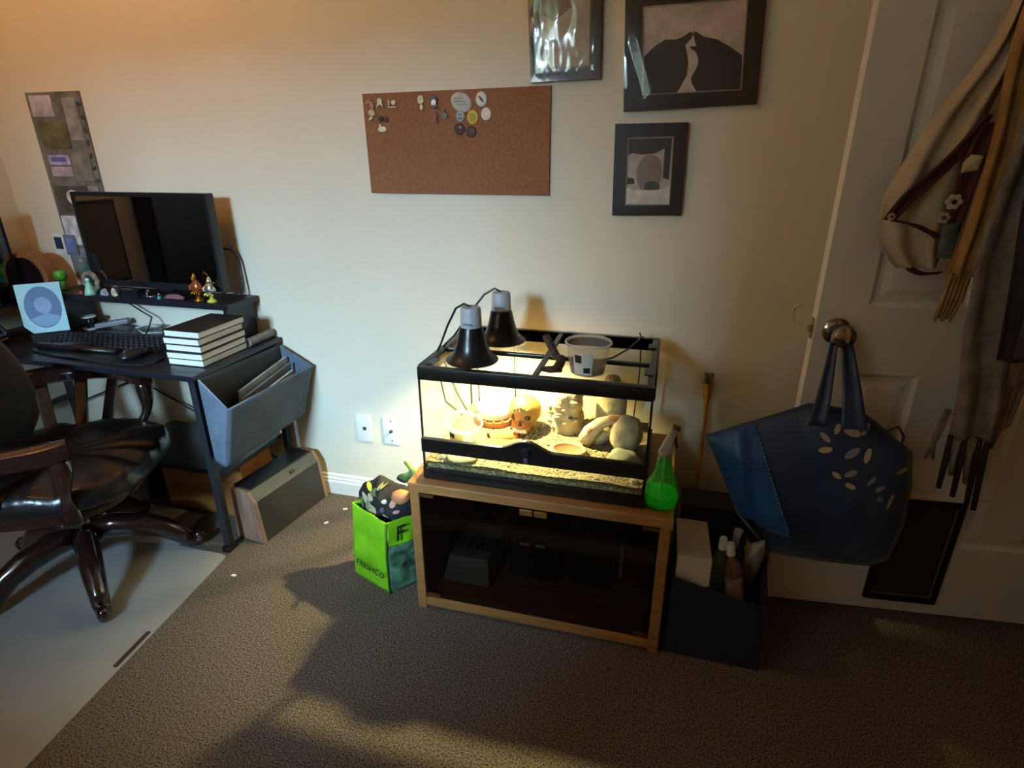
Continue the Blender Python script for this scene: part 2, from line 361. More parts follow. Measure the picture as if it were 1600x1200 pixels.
# ------------------------------------------------------------------ on the back wall
YW = YB
WR = Matrix(((1,0,0),(0,0,-1),(0,1,0)))     # lathe z -> -y (out of the wall)
cb = G().prism([(-0.957, 1.189), (-0.365, 1.188), (-0.366, 1.486), (-0.959, 1.480)], YW-0.01, YW-0.0005)
tag(cb.build('cork_board', m_cork, origin=(-0.66, YW, 1.188)), 'brown rectangular cork board hanging on the wall above the terrarium', 'cork board')
PY = YW-0.01
def badge(x, z, rx, rz, col, label, name='button_badge', rot=0.0, mark=None, cat='badge', grp='round pin badges on the cork board'):
    t = thing(name, label, cat, (x, PY, z), 0, grp)
    rim = [( -rx, 0)]
    g = G(); N = 24
    prof = [(1.0, 0.0), (1.0, 0.002), (0.9, 0.0045), (0.5, 0.006), (0.0, 0.0065)]
    vs = []
    for k, (r, d) in enumerate(prof):
        for i in range(N):
            q = 2*PI*i/N; a, b = rx*r*math.cos(q), rz*r*math.sin(q)
            vs.append((x+a*math.cos(rot)-b*math.sin(rot), PY-d, z+a*math.sin(rot)+b*math.cos(rot)))
    g.add(vs, [(k*N+i, k*N+(i+1) % N, (k+1)*N+(i+1) % N, (k+1)*N+i) for k in range(4) for i in range(N)]+[tuple(range(N))])
    g.build('badge_face', M('badge_'+col, col, 0.6, var=0.12, scale=60), t, smooth='auto')
    if mark:
        mcol, shapes = mark; gm = G()
        for o in shapes: gm.prism([(x+a, z+b) for a, b in o], PY-0.0082, PY-0.0055)
        gm.build('print', M('print_'+mcol, mcol, 0.5), t)
    return t
bar = lambda a, b, w, h: [(a, b), (a+w, b), (a+w, b+h), (a, b+h)]
badge(-0.635, 1.449, 0.034, 0.026, 'b9b3a8', 'large white oval badge with grey text lines, biggest on the cork board', rot=-0.45,
      mark=('8b857c', [bar(-0.02, 0.008, 0.026, 0.004), bar(-0.02, 0.0, 0.034, 0.004), bar(-0.014, -0.008, 0.034, 0.004)]))
badge(-0.572, 1.456, 0.0175, 0.021, 'ddd5c8', 'white round badge with a black bird silhouette, topmost right on cork board',
      mark=('1c1815', [[(-0.008, 0.009), (-0.001, 0.006), (0.006, -0.002), (0.009, -0.009), (0.003, -0.007), (-0.004, 0.0)]]))
badge(-0.639, 1.411, 0.014, 0.016, 'a9a2a8', 'small grey badge below the large oval badge', mark=('5f5a66', [bar(-0.008, -0.008, 0.015, 0.005), bar(-0.005, 0.002, 0.01, 0.004)]))
badge(-0.600, 1.408, 0.018, 0.021, 'c9a92f', 'yellow round badge beside the small grey badge', mark=('8f7a20', [bar(-0.009, -0.003, 0.018, 0.005), bar(-0.007, 0.005, 0.014, 0.004), bar(-0.006, -0.01, 0.012, 0.004)]))
badge(-0.558, 1.416, 0.0165, 0.0185, 'dccfc2', 'plain pale pink round badge, lower right of bird badge')
badge(-0.644, 1.376, 0.017, 0.016, '3a211c', 'dark brown round badge with a light spot, under the grey badge', mark=('a0897a', [bar(0.002, 0.002, 0.006, 0.006)]))
badge(-0.607, 1.368, 0.0165, 0.016, '3d231d', 'plain dark brown round badge, lowest on the cork board')
def pin(x, z, shapes, col, label, depth=0.005, grp='enamel pins on the cork board', cat='pin', name='enamel_pin', col2=None):
    t = thing(name, label, cat, (x, PY, z), 0, grp)
    for k, o in enumerate(shapes):
        c = col if (k % 2 == 0 or not col2) else col2
        G().prism([(x+a, z+b) for a, b in o], PY-depth-0.001*k, PY).build('pin_piece', M('pin_'+c, c, 0.35, var=0.25, scale=150, metal=0.2), t, bevel=0.001)
    return t
pin(-0.933, 1.453, [ell(-0.006, 0.004, 0.012, 0.005, 8, 0.4), ell(0.006, -0.006, 0.006, 0.011, 8, 0.3)], '9a7444', 'tan curled leaf pin at top left corner of cork board')
pin(-0.900, 1.451, [ell(0, 0.008, 0.009, 0.008, 10), [(-0.012, -0.013), (-0.004, -0.004), (0.004, -0.004), (0.012, -0.014), (0.008, 0.002), (-0.008, 0.002)]], 'cfc0ae', 'white figure-shaped pin, second from the left on cork board')
pin(-0.859, 1.451, [bar(-0.016, -0.012, 0.032, 0.004), bar(-0.013, -0.006, 0.005, 0.016), ell(0.006, 0.002, 0.008, 0.008, 8)], 'c4b49f', 'pale pin with a flat base bar and animal shape')
pin(-0.930, 1.418, [ell(0.0, 0.008, 0.011, 0.010, 10), ell(-0.004, -0.008, 0.009, 0.005, 8, 0.7)], 'b7a884', 'cream swirl pin below the tan leaf pin')
pin(-0.894, 1.408, [ell(-0.007, 0.0, 0.008, 0.010, 8), ell(0.011, -0.001, 0.007, 0.009, 8)], '3c2220', 'dark maroon twin-berry pin under the white figure pin')
pin(-0.898, 1.381, [ell(0, -0.002, 0.015, 0.008, 12), ell(-0.006, 0.007, 0.004, 0.006, 8)], 'd9cdb0', 'cream snail-shaped pin, lowest at left of cork board')
pin(-0.764, 1.452, [ell(0, 0.007, 0.011, 0.013, 9), ell(0.002, -0.014, 0.006, 0.008, 8)], 'b3a07e', 'beige flower-bunch pin in the upper middle of cork board')
pin(-0.723, 1.451, [ell(0, 0.006, 0.014, 0.014, 10), ell(0.001, -0.002, 0.008, 0.010, 10), ell(0.002, -0.012, 0.011, 0.005, 8)], '3a1c14', 'pin of a pale face with dark hair', col2='d8cdb8')
pin(-0.721, 1.410, [[(-0.003, 0.016), (0.002, 0.016), (0.004, -0.016), (0.0, -0.016)], [(0.004, 0.012), (0.008, 0.012), (0.009, -0.018), (0.006, -0.018)]], '8a3a28', 'red two-pronged thin pin below the face pin')
pin(-0.689, 1.417, [ell(0, -0.004, 0.011, 0.010, 9), [(-0.004, 0.004), (0.004, 0.004), (0.001, 0.016)]], '4a3a1e', 'olive brown acorn pin right of the red pin')

def picture(name, label, quad, inner, wrap_amp, seed, bulge=0.0, creases=(), refl=1.0, rough=0.1):
    """quad/inner: TL, TR, BR, BL in (x,z)"""
    cx = sum(p[0] for p in quad)/4; zb = min(p[1] for p in quad)
    t = thing(name, label, 'picture', (cx, YW, zb))
    tl, tr, br, bl = quad; itl, itr, ibr, ibl = inner
    G().prism([tl, tr, br, bl], YW-0.012, YW-0.0005).build('backing', M('backing_board', '2a211b', 0.8), t)
    for a, b, c, d in ((tl, tr, itr, itl), (tr, br, ibr, itr), (br, bl, ibl, ibr), (bl, tl, itl, ibl)):
        G().prism([a, b, c, d], YW-0.016, YW-0.012).build('mat_border', m_frame, t)
    # thin pale bevel line around the print
    g = G(); e = 0.0035
    I = [Vector((p[0], 0, p[1])) for p in inner]
    for i in range(4):
        a, b = I[i], I[(i+1) % 4]; c = sum(I, Vector())/4
        a2 = a+(c-a).normalized()*e*1.3; b2 = b+(c-b).normalized()*e*1.3
        g.add([(q.x, YW-0.0166, q.z) for q in (a, b, b2, a2)]+[(q.x, YW-0.012, q.z) for q in (a, b, b2, a2)], [(0,1,2,3),(0,4,5,1),(3,2,6,7)])
    g.build('bevel_line', M('bevel_line', '9a8a76', 0.6), t)
    def wr(u, v):
        px = tl[0]*(1-u)*(1-v)+tr[0]*u*(1-v)+bl[0]*(1-u)*v+br[0]*u*v; pz = tl[1]*(1-u)*(1-v)+tr[1]*u*(1-v)+bl[1]*(1-u)*v+br[1]*u*v
        n = noise.noise(Vector((px*16+seed, pz*9, seed)))*wrap_amp + noise.noise(Vector((px*50+seed, pz*22+3, seed)))*wrap_amp*0.35
        ed = min(u, 1-u, v, 1-v); ed = min(1, ed*14)
        h = bulge*math.sin(PI*u)**0.6*math.sin(PI*v)**0.8
        for (ax, az), (bx, bz_), cw_, hh in creases:      # long folds in the wrap
            dx, dz = bx-ax, bz_-az; L_ = dx*dx+dz*dz; q = max(0, min(1, ((px-ax)*dx+(pz-az)*dz)/L_))
            dd = math.hypot(px-ax-q*dx, pz-az-q*dz)/cw_
            h += hh*max(0.0, 1-dd)*min(1, q*8+0.2, (1-q)*8+0.2)
        return Vector((px, YW-0.0185-(abs(n)+wrap_amp*0.25+h)*ed, pz))
    G().grid(wr, 70, 70).build('cellophane_wrap', Mthin('cellophane_%d' % int(seed*10), (0.97, 0.97, 0.97), refl, rough=rough, ior=1.5), t, smooth=True)
    return t
def prints(t, items):
    for k, (nm, col, o) in enumerate(items):
        G().prism(o, YW-0.0125-0.0004*(k+1), YW-0.0118).build(nm, M('photo_'+col, col, 0.5, var=0.18, scale=30), t)
p1 = picture('wrapped_picture', 'tall black-framed picture in shiny crinkled wrap, at top edge over the cork board corner',
    [(-0.437, 1.80), (-0.232, 1.80), (-0.225, 1.498), (-0.423, 1.494)], [(-0.40, 1.77), (-0.262, 1.77), (-0.256, 1.528), (-0.391, 1.526)], 0.0045, 3.1, bulge=0.009, refl=5.0, rough=0.12)
prints(p1, [('photo', 'c2bca8', [(-0.40, 1.77), (-0.262, 1.77), (-0.256, 1.528), (-0.391, 1.526)]), ('photo_shape', '7d7666', [(-0.396, 1.766), (-0.27, 1.766), (-0.30, 1.68), (-0.36, 1.64), (-0.392, 1.66)])])
p2 = picture('wrapped_picture', 'large black-framed picture of two dark animals touching noses',
    [(-0.170, 1.705), (0.178, 1.705), (0.191, 1.425), (-0.156, 1.414)], [(-0.122, 1.662), (0.136, 1.667), (0.148, 1.459), (-0.108, 1.453)], 0.0016, 8.4, bulge=0.002, creases=[((-0.135, 1.605), (-0.075, 1.44), 0.026, 0.0050), ((-0.160, 1.56), (-0.146, 1.46), 0.012, 0.0024)], refl=1.6, rough=0.08)
prints(p2, [('photo', 'cdbab0', [(-0.122, 1.662), (0.136, 1.667), (0.148, 1.459), (-0.108, 1.453)]),
    ('photo_animal', '1d1512', [(-0.112, 1.545), (-0.085, 1.570), (-0.058, 1.585), (-0.030, 1.583), (-0.012, 1.590), (0.004, 1.600), (0.012, 1.594), (0.008, 1.584), (-0.006, 1.570), (0.000, 1.552), (0.006, 1.528), (0.005, 1.498), (-0.010, 1.468), (-0.018, 1.456), (-0.108, 1.453)]),
    ('photo_animal', '211814', [(0.010, 1.600), (0.020, 1.598), (0.036, 1.588), (0.072, 1.579), (0.105, 1.562), (0.138, 1.541), (0.1475, 1.460), (0.036, 1.457), (0.020, 1.478), (0.016, 1.492), (0.030, 1.520), (0.031, 1.535), (0.022, 1.553), (0.006, 1.562), (0.008, 1.566), (0.022, 1.566), (0.016, 1.580)])])
p3 = picture('wrapped_picture', 'small black-framed picture of a pale animal on snow, lowest of the three',
    [(-0.177, 1.383), (0.021, 1.384), (0.026, 1.138), (-0.171, 1.134)], [(-0.139, 1.347), (-0.013, 1.349), (-0.008, 1.166), (-0.135, 1.164)], 0.0012, 5.2)
prints(p3, [('photo', 'b8a99b', [(-0.139, 1.347), (-0.013, 1.349), (-0.008, 1.166), (-0.135, 1.164)]), ('photo_shape', '2a2420', [(-0.137, 1.345), (-0.034, 1.346), (-0.036, 1.318), (-0.06, 1.305), (-0.10, 1.302), (-0.125, 1.306), (-0.137, 1.30)]),
    ('photo_shape', '1f1b18', [(-0.036, 1.346), (-0.018, 1.346), (-0.017, 1.235), (-0.034, 1.24)]), ('photo_owl', '857464', ell(-0.073, 1.252, 0.036, 0.052, 20)), ('photo_shape', '40362d', ell(-0.062, 1.216, 0.022, 0.015, 14)),
    ('photo_shape', '2f2722', [(-0.137, 1.242), (-0.115, 1.238), (-0.112, 1.224), (-0.136, 1.222)]), ('photo_snow', 'd3c8ba', [(-0.135, 1.212), (-0.10, 1.206), (-0.04, 1.208), (-0.01, 1.218), (-0.008, 1.166), (-0.135, 1.164)])])

def plate(x, z, label, kind):
    t = thing('outlet_plate', label, 'wall plate', (x, YW, z-0.057), 0, 'wall plates by the baseboard')
    G().box(x-0.035, x+0.035, YW-0.006, YW, z-0.057, z+0.057).build('cover_plate', m_white, t, bevel=0.003, smooth=True)
    pos = [(0, 0.042), (0, -0.042)] if kind else []
    for a, b in pos: G().lathe([(0.0035, 0), (0.0035, 0.0015), (0, 0.0018)], (x+a, YW-0.006, z+b), 10, R=WR).build('screw', M('screw_grey', '8f8b85', 0.4, metal=0.6), t)
    if kind:
        G().lathe([(0.006, 0), (0.006, 0.010), (0.003, 0.010), (0.003, 0.012), (0, 0.012)], (x, YW-0.006, z), 12, R=WR).build('coax_jack', M('jack_metal', '6a645c', 0.35, metal=0.8), t)
    else:
        G().box(x-0.007, x+0.007, YW-0.0075, YW-0.006, z-0.008, z+0.006).build('jack_socket', M('socket_dark', '3a3734', 0.6), t)
plate(-1.078, 0.317, 'white wall plate with a small phone socket, nearer the desk', 0)
plate(-0.964, 0.319, 'white wall plate with a round coax jack, nearer the terrarium', 1)

# photo collage panel by the corner
t = thing('photo_collage', 'tall grey collage panel covered in small photos on the wall behind the monitor', 'collage', (-2.19, YW, 0.85))
G().box(-2.315, -2.068, YW-0.008, YW-0.0005, 0.85, 1.52).build('panel', M('collage_grey', '6d675c', 0.7, var=0.35, scale=22), t)
ph = [(-2.30, -2.20, 1.44, 1.51, 'b9aeb4'), (-2.29, -2.16, 1.33, 1.42, '5e5a3a'), (-2.15, -2.09, 1.36, 1.50, '8a8178'), (-2.285, -2.185, 1.275, 1.31, 'a9a2c4'), (-2.285, -2.185, 1.235, 1.268, 'b39ca2'), (-2.175, -2.09, 1.22, 1.32, '7c7468'),
      (-2.30, -2.14, 1.10, 1.20, '4d463e'), (-2.135, -2.085, 1.08, 1.20, '8b857a'), (-2.305, -2.235, 0.98, 1.09, 'c9c4c6'), (-2.225, -2.14, 0.98, 1.09, '96908c'), (-2.305, -2.20, 0.88, 0.965, '71747c')]
for a, b, c, d, col in ph:
    G().box(a, b, YW-0.0105, YW-0.008, c, d).build('photo', M('collage_'+col, col, 0.4, var=0.4, scale=28), t)
G().prism(ell(-2.205, 1.155, 0.042, 0.03, 14, -0.3), YW-0.012, YW-0.0105).build('photo_subject', M('collage_pale', 'cfcac4', 0.5, var=0.25, scale=50), t)
G().prism([(-2.272, 1.286), (-2.20, 1.286), (-2.205, 1.302), (-2.268, 1.302)], YW-0.012, YW-0.0105).build('photo_subject', M('collage_purple', '6a5aa8', 0.5), t)
for k in range(10): G().prism(ell(-2.079+0.003*math.sin(k), 1.09+k*0.043, 0.007, 0.012, 8, 0.5*k), YW-0.0105, YW-0.008).build('border_motif', M('collage_dark', '3a3530', 0.6), t)

# ------------------------------------------------------------------ glass-door cabinet
CX0, CX1, CY0, CY1, CZ = -0.648, 0.073, 1.286, 1.775, 0.447
t = thing('media_cabinet', 'low oak cabinet with smoked glass doors under the terrarium', 'cabinet', (-0.29, 1.53, 0))
G().box(CX0-0.004, CX1+0.004, CY0-0.004, CY1, CZ-0.03, CZ).build('top_panel', m_oak, t, bevel=0.004)
G().box(CX0, CX0+0.028, CY0, CY1-0.005, 0.0, CZ-0.0302).build('side_panel', m_oak, t, bevel=0.003)
G().box(CX1-0.028, CX1, CY0, CY1-0.005, 0.0, CZ-0.0302).build('side_panel', m_oak, t, bevel=0.003)
G().box(CX0+0.0282, CX1-0.0282, CY0, CY1-0.006, 0.012, 0.042).build('bottom_panel', m_oak, t, bevel=0.003)
G().box(CX0+0.0282, CX1-0.0282, CY1-0.012, CY1-0.0055, 0.042, CZ-0.031).build('back_panel', M('cab_back', '2a1a10', 0.8), t)
m_smoke = Mthin('smoked_glass', (0.50, 0.46, 0.42), 0.7, ior=1.5)
xm = (CX0+CX1)/2
for a, b in ((CX0+0.0295, xm-0.0005), (xm+0.0005, CX1-0.0295)):
    d = G().box(a, b, CY0+0.006, CY0+0.011, 0.044, CZ-0.033).build('glass_door', m_smoke, t)
    e = a if a < xm-0.1 else b; s = 1 if a < xm-0.1 else -1
    for z in (0.050, CZ-0.046):
        G().box(min(e, e+s*0.042), max(e, e+s*0.042), CY0+0.001, CY0+0.006, z, z+0.010).build('hinge', M('brass_hinge', '7a5a30', 0.3, metal=0.8), d, bevel=0.001)
    q = xm-s*0.002; 
    G().box(min(q, q-s*0.036), max(q, q-s*0.036), CY0-0.002, CY0+0.006, CZ-0.055, CZ-0.036).build('catch_plate', M('brass_catch', 'caa25a', 0.28, metal=0.9), d, bevel=0.002)
# what shows dimly behind the glass
def item(name, label, cat, fn, loc, grp=None):
    t = thing(name, label, cat, loc, 0, grp); fn(t); return t
def f_dev(t):
    G().hexa([(-0.60, 1.37, 0.0425), (-0.44, 1.37, 0.0425), (-0.44, 1.60, 0.0425), (-0.60, 1.60, 0.0425)], [(-0.585, 1.40, 0.125), (-0.455, 1.40, 0.125), (-0.455, 1.59, 0.125), (-0.585, 1.59, 0.125)]).build('case', M('dev_grey', '8a8580', 0.4, var=0.2), t, bevel=0.01, smooth=True)
    for k in range(4): G().box(-0.58+k*0.033, -0.555+k*0.033, 1.44, 1.50, 0.125, 0.129).build('key', M('dev_dark', '3b3836', 0.5), t)
item('boxy_device', 'grey boxy device inside the cabinet at lower left', 'device', f_dev, (-0.52, 1.48, 0.0425))
def f_spk(t):
    G().box(-0.40, -0.24, 1.45, 1.62, 0.0425, 0.33).build('case', M('case_black', '1a1a1c', 0.5), t, bevel=0.006)
    for k in range(2): G().box(-0.365+k*0.05, -0.335+k*0.05, 1.446, 1.45, 0.168, 0.176).build('badge', M('badge_silver', 'd8d4cc', 0.3), t)
    G().lathe([(0.05, 0), (0.05, 0.004), (0.04, 0.0), (0.0, -0.008)], (-0.32, 1.45, 0.25), 20, R=WR).build('cone', m_blackmat, t, smooth='auto')
item('black_speaker', 'black box with two small silver badges in the middle of the cabinet', 'speaker', f_spk, (-0.32, 1.53, 0.0425))
def f_amp(t):
    G().box(-0.21, -0.075, 1.46, 1.66, 0.0425, 0.36).build('case', M('case_navy', '15161c', 0.5), t, bevel=0.006)
    G().box(-0.20, -0.085, 1.457, 1.46, 0.30, 0.34).build('front_panel', M('case_grey', '3a3c44', 0.4), t)
item('dark_box', 'dark navy box with grey front strip in the right half of cabinet', 'box', f_amp, (-0.14, 1.56, 0.0425))
def f_red(t):
    G().pillow([(-0.065, 0.0435), (0.03, 0.0435), (0.034, 0.10), (0.02, 0.17), (-0.02, 0.18), (-0.06, 0.12)], 1.50, 0.05, 0.05, 6, 32).build('fabric', M('red_cloth', '8a1418', 0.85, var=0.25), t, smooth=True)
    G().box(-0.055, -0.045, 1.425, 1.435, 0.12, 0.24).build('white_tag', M('tag_white', 'c9c4bb', 0.7), t)
item('red_pouch', 'red cloth pouch inside the cabinet at lower right', 'pouch', f_red, (-0.015, 1.50, 0.0435))

# ------------------------------------------------------------------ terrarium
TX0, TX1, TY0, TY1, TZ0, TZ1 = -0.612, 0.000, 1.312, 1.735, 0.4475, 0.785
t = terr = thing('glass_terrarium', 'glass reptile terrarium with black frame standing on the oak cabinet', 'terrarium', (-0.306, 1.52, TZ0))
m_tf = M('terrarium_frame', '14120f', 0.3, var=0.2, scale=30)
def ringframe(z0, z1, wd, inset=0.0):
    g = G(); x0, x1, y0, y1 = TX0+inset, TX1-inset, TY0+inset, TY1-inset
    g.box(x0, x1, y0, y0+wd, z0, z1).box(x0, x1, y1-wd, y1, z0, z1).box(x0, x0+wd, y0+wd, y1-wd, z0, z1).box(x1-wd, x1, y0+wd, y1-wd, z0, z1); return g
ringframe(TZ0, TZ0+0.034, 0.012).build('base_frame', m_tf, t, bevel=0.004, smooth=True)
G().box(TX0+0.012, TX1-0.012, TY0+0.012, TY1-0.012, TZ0+0.002, TZ0+0.008).build('base_plate', m_tf, t)
ringframe(TZ1-0.036, TZ1, 0.020).build('top_frame', m_tf, t, bevel=0.003, smooth=True)
ZG0, ZG1 = TZ0+0.034, TZ1-0.036
gi = 0.004
for nm, b in (('back_glass', (TX0+gi, TX1-gi, TY1-gi-0.004, TY1-gi)), ('side_glass', (TX0+gi, TX0+gi+0.004, TY0+0.006, TY1-0.009)), ('side_glass', (TX1-gi-0.004, TX1-gi, TY0+0.006, TY1-0.009))):
    G().box(b[0], b[1], b[2], b[3], ZG0, ZG1).build(nm, m_glass, t)
MZ0, MZ1 = 0.536, 0.578     # middle front rail
G().box(TX0+gi, TX1-gi, TY0+0.004, TY0+0.008, ZG0, MZ0).build('front_glass', m_glass, t)
xc = (TX0+TX1)/2-0.008
for a, b in ((TX0+0.010, xc-0.001), (xc+0.001, TX1-0.010)):
    G().box(a, b, TY0+0.003, TY0+0.007, MZ1, ZG1).build('glass_door', m_glass, t)
bump = [(TX0, MZ0), (TX1, MZ0), (TX1, MZ1)]+[(xc+0.075*(1-2*i/16), MZ1+0.026*math.cos(PI*(1-2*i/16)/2)**2) for i in range(17)]+[(TX0, MZ1)]
mr = G().prism(bump, TY0-0.004, TY0+0.010).build('front_rail', m_tf, t, bevel=0.002)
G().lathe([(0.012, 0), (0.012, 0.006), (0.009, 0.009), (0, 0.009)], (xc, TY0-0.004, 0.572), 16, R=WR).build('lock_knob', m_black, mr, smooth='auto')
G().box(xc-0.006, xc+0.006, TY0-0.007, TY0-0.004, 0.540, 0.556).build('lock_tab', M('lock_grey', '4a4642', 0.4), mr, bevel=0.001)
for x in (TX0+0.001, TX1-0.006):
    G().box(x, x+0.005, TY0+0.001, TY0+0.006, ZG0, ZG1).build('corner_strip', m_tf, t)
    G().box(x, x+0.005, TY1-0.006, TY1-0.001, ZG0, ZG1).build('corner_strip', m_tf, t)
# screen top: cross bars and fine mesh
G().box(-0.306, -0.292, TY0+0.02, TY1-0.02, TZ1-0.012, TZ1-0.001).build('cross_bar', m_tf, t, bevel=0.002)
G().box(TX0+0.02, -0.307, 1.486, 1.500, TZ1-0.012, TZ1-0.001).build('cross_bar', m_tf, t, bevel=0.002)
G().box(-0.291, TX1-0.02, 1.486, 1.500, TZ1-0.012, TZ1-0.001).build('cross_bar', m_tf, t, bevel=0.002)
G().box(TX0+0.02, TX1-0.02, TY0+0.02, TY1-0.02, TZ1-0.0055, TZ1-0.005).build('screen_mesh', Mthin('screen_mesh', (0.93, 0.93, 0.93), 0.0, body=0.05, bodycol='30302c'), t)
for x, y in ((TX0+0.03, TY0+0.05), (TX1-0.018, TY0+0.1), (TX1-0.018, TY1-0.1)):
    G().box(x-0.012, x+0.012, y-0.02, y+0.02, TZ1, TZ1+0.004).build('screen_clip', m_tf, t, bevel=0.001)
# gravel bed
SZ = 0.503
def bed(u, v):
    x = TX0+0.009+u*(TX1-TX0-0.018); y = TY0+0.011+v*(TY1-TY0-0.021)
    return Vector((x, y, SZ+0.002*v+0.005*noise.noise(Vector((x*14, y*14, 0)))+0.0025*noise.noise(Vector((x*90, y*90, 4)))))
m_sand = M('gravel', '5e523a', 0.95, var=0.35, col2='a8996f', scale=170, bump=0.8, bscale=220, detail=5)
gb = G().grid(bed, 110, 80)
gb.build('substrate', m_sand, t, smooth=True)
G().box(TX0+0.0095, TX1-0.0095, TY0+0.0115, TY1-0.0105, TZ0+0.0085, SZ-0.010).build('substrate_base', m_sand, t)
def bz(x, y): return bed((x-TX0-0.009)/(TX1-TX0-0.018), (y-TY0-0.011)/(TY1-TY0-0.021)).z
g = G(); rnd = random.Random(3)
for k in range(900):
    x, y = rnd.uniform(TX0+0.02, TX1-0.02), rnd.uniform(TY0+0.02, TY1-0.02); r = rnd.uniform(0.0018, 0.0045)
    g.ball((x, y, bz(x, y)+r*0.1), r, 6, sx=rnd.uniform(0.8, 1.5), sy=rnd.uniform(0.8, 1.4), sz=0.7)
stuff(g.build('loose_pebbles', M('pebbles', '5e5440', 0.9, var=0.4, col2='a89c7a', scale=60), t))

# --- decorations inside
m_stone = M('sandstone_decor', 'a5946c', 0.9, var=0.25, scale=26, bump=0.5, bscale=60)
m_rock = M('pale_rock', 'b8a882', 0.9, var=0.2, scale=22, bump=0.4, bscale=50)
m_orange = M('orange_decor', 'a8682a', 0.75, var=0.3, scale=24, bump=0.3, bscale=50)
m_orangein = M('orange_inside', '9a5a30', 0.8, var=0.2, scale=20)
m_clear = Mthin('clear_plastic', (0.98, 0.98, 0.95), 0.45, rough=0.08, body=0.09, bodycol='ffffff')
def tub(name, label, c, r0, r1, h, R=None, colL='1e1a18', colM='e6df9a', fill=None):
    """deli tub: wall, rim, bottom, label"""
    t = thing(name, label, 'tub', c)
    R = R or Matrix.Identity(3)
    G().lathe([(0, 0), (r0, 0), (r1, h), (r1-0.0012, h), (r0-0.0012, 0.0015), (0, 0.0015)], c, 36, R=R).build('cup_wall', m_clear, t, smooth='auto')
    G().lathe([(r1, h-0.004), (r1+0.004, h-0.003), (r1+0.005, h), (r1+0.003, h+0.003), (r1-0.001, h+0.002), (r1-0.0005, h-0.003), (r1, h-0.004)], c, 36, R=R, cap=False).build('rim', Mthin('rim_plastic', (0.98, 0.98, 0.95), 1.0, rough=0.1, body=0.45, bodycol='f4f2ea'), t, smooth=True)
    def lab(a0, a1, z0, z1, off):
        g = G(); n = 12; vs = []
        for zz in (z0, z1):
            rr = r0+(r1-r0)*zz/h+off
            for i in range(n):
                q = a0+(a1-a0)*i/(n-1); vs.append(Vector(c)+R@Vector((rr*math.cos(q), rr*math.sin(q), zz)))
        return g.add(vs, [(i, i+1, n+i+1, n+i) for i in range(n-1)])
    lb = lab(-2.2, -1.2, h*0.08, h*0.80, 0.0008).build('paper_label', M('label_'+colM, colM, 0.6, var=0.1), t, smooth=True)
    lab(-2.1, -1.75, h*0.48, h*0.74, 0.0014).build('label_print', M('label_'+colL, colL, 0.6), lb, smooth=True)
    lab(-1.65, -1.3, h*0.16, h*0.34, 0.0014).build('label_print', M('label_'+colL, colL, 0.6), lb, smooth=True)
    if fill: G().lathe([(0, 0.002), (r0-0.002, 0.002), (r0+(r1-r0)*fill-0.002, h*fill), (0, h*fill)], c, 28, R=R).build('contents', M('tub_contents', '7d6a58', 0.9, var=0.3, scale=80), t, smooth='auto')
    return t
tb = Matrix.Rotation(0.16, 3, 'Y') @ Matrix.Rotation(0.10, 3, 'X')
tub('plastic_tub', 'open clear plastic tub with yellow label standing inside the terrarium', (-0.545, 1.45, bz(-0.545, 1.45)+0.009), 0.040, 0.053, 0.066, R=tb)
# glowing white dome hide on a ring foot
c = (-0.492, 1.62, bz(-0.492, 1.62)-0.001)
t = thing('dome_hide', 'smooth pale domed hide directly under the heat lamps', 'hide', c)
G().lathe([(0.0, 0.086), (0.02, 0.084), (0.042, 0.072), (0.057, 0.05), (0.062, 0.03), (0.058, 0.024)], c, 32).build('dome', M('dome_white', 'e3dcc4', 0.7, var=0.05, bump=0.2, bscale=40), t, smooth=True)
G().lathe([(0.058, 0.024), (0.066, 0.018), (0.064, 0.0), (0.0, 0.0)], c, 32).build('foot_ring', m_orange, t, smooth='auto')
for k in range(14):
    q = 2*PI*k/14; G().ball((c[0]+0.063*math.cos(q), c[1]+0.063*math.sin(q), c[2]+0.021), 0.005, 6).build('bead', m_orange, t, smooth=True)
# sugar skull
c = Vector((-0.385, 1.575, bz(-0.385, 1.575)-0.004))
t = thing('skull_ornament', 'yellow and orange skull ornament in the middle of the terrarium', 'ornament', c)
m_sk = M('skull_yellow', 'c2a850', 0.6, var=0.3, scale=30, col2='b0702a')
G().ball(c+Vector((0, 0.008, 0.066)), 0.050, 24, sx=1.0, sy=1.1, sz=0.95, nz=0.12, nf=12).build('cranium', m_sk, t, smooth=True)
G().ball(c+Vector((0.0, -0.028, 0.03)), 0.032, 18, sx=1.0, sy=0.75, sz=0.95, nz=0.1).build('jaw', M('skull_orange', 'b06a24', 0.6, var=0.25, scale=40), t, smooth=True)
for s in (-1, 1): G().ball(c+Vector((s*0.018, -0.036, 0.062)), 0.013, 12, sy=0.6).build('eye_socket', M('socket_brown', '3e2512', 0.8), t, smooth=True)
G().prism([(c.x-0.006, c.z+0.040), (c.x+0.006, c.z+0.040), (c.x, c.z+0.053)], c.y-0.056, c.y-0.04).build('nose_hole', M('socket_brown', '3e2512', 0.8), t)
for k in range(6): G().box(c.x-0.021+k*0.0072, c.x-0.0150+k*0.0072, c.y-0.057, c.y-0.046, c.z+0.018, c.z+0.029).build('tooth', M('tooth_cream', 'efe2b0', 0.5), t, bevel=0.0015)
for k in range(5): G().ball(c+Vector((-0.02+k*0.01, -0.040, 0.093-0.003*abs(k-2))), 0.005, 8).build('petal_mark', m_orange, t, smooth=True)
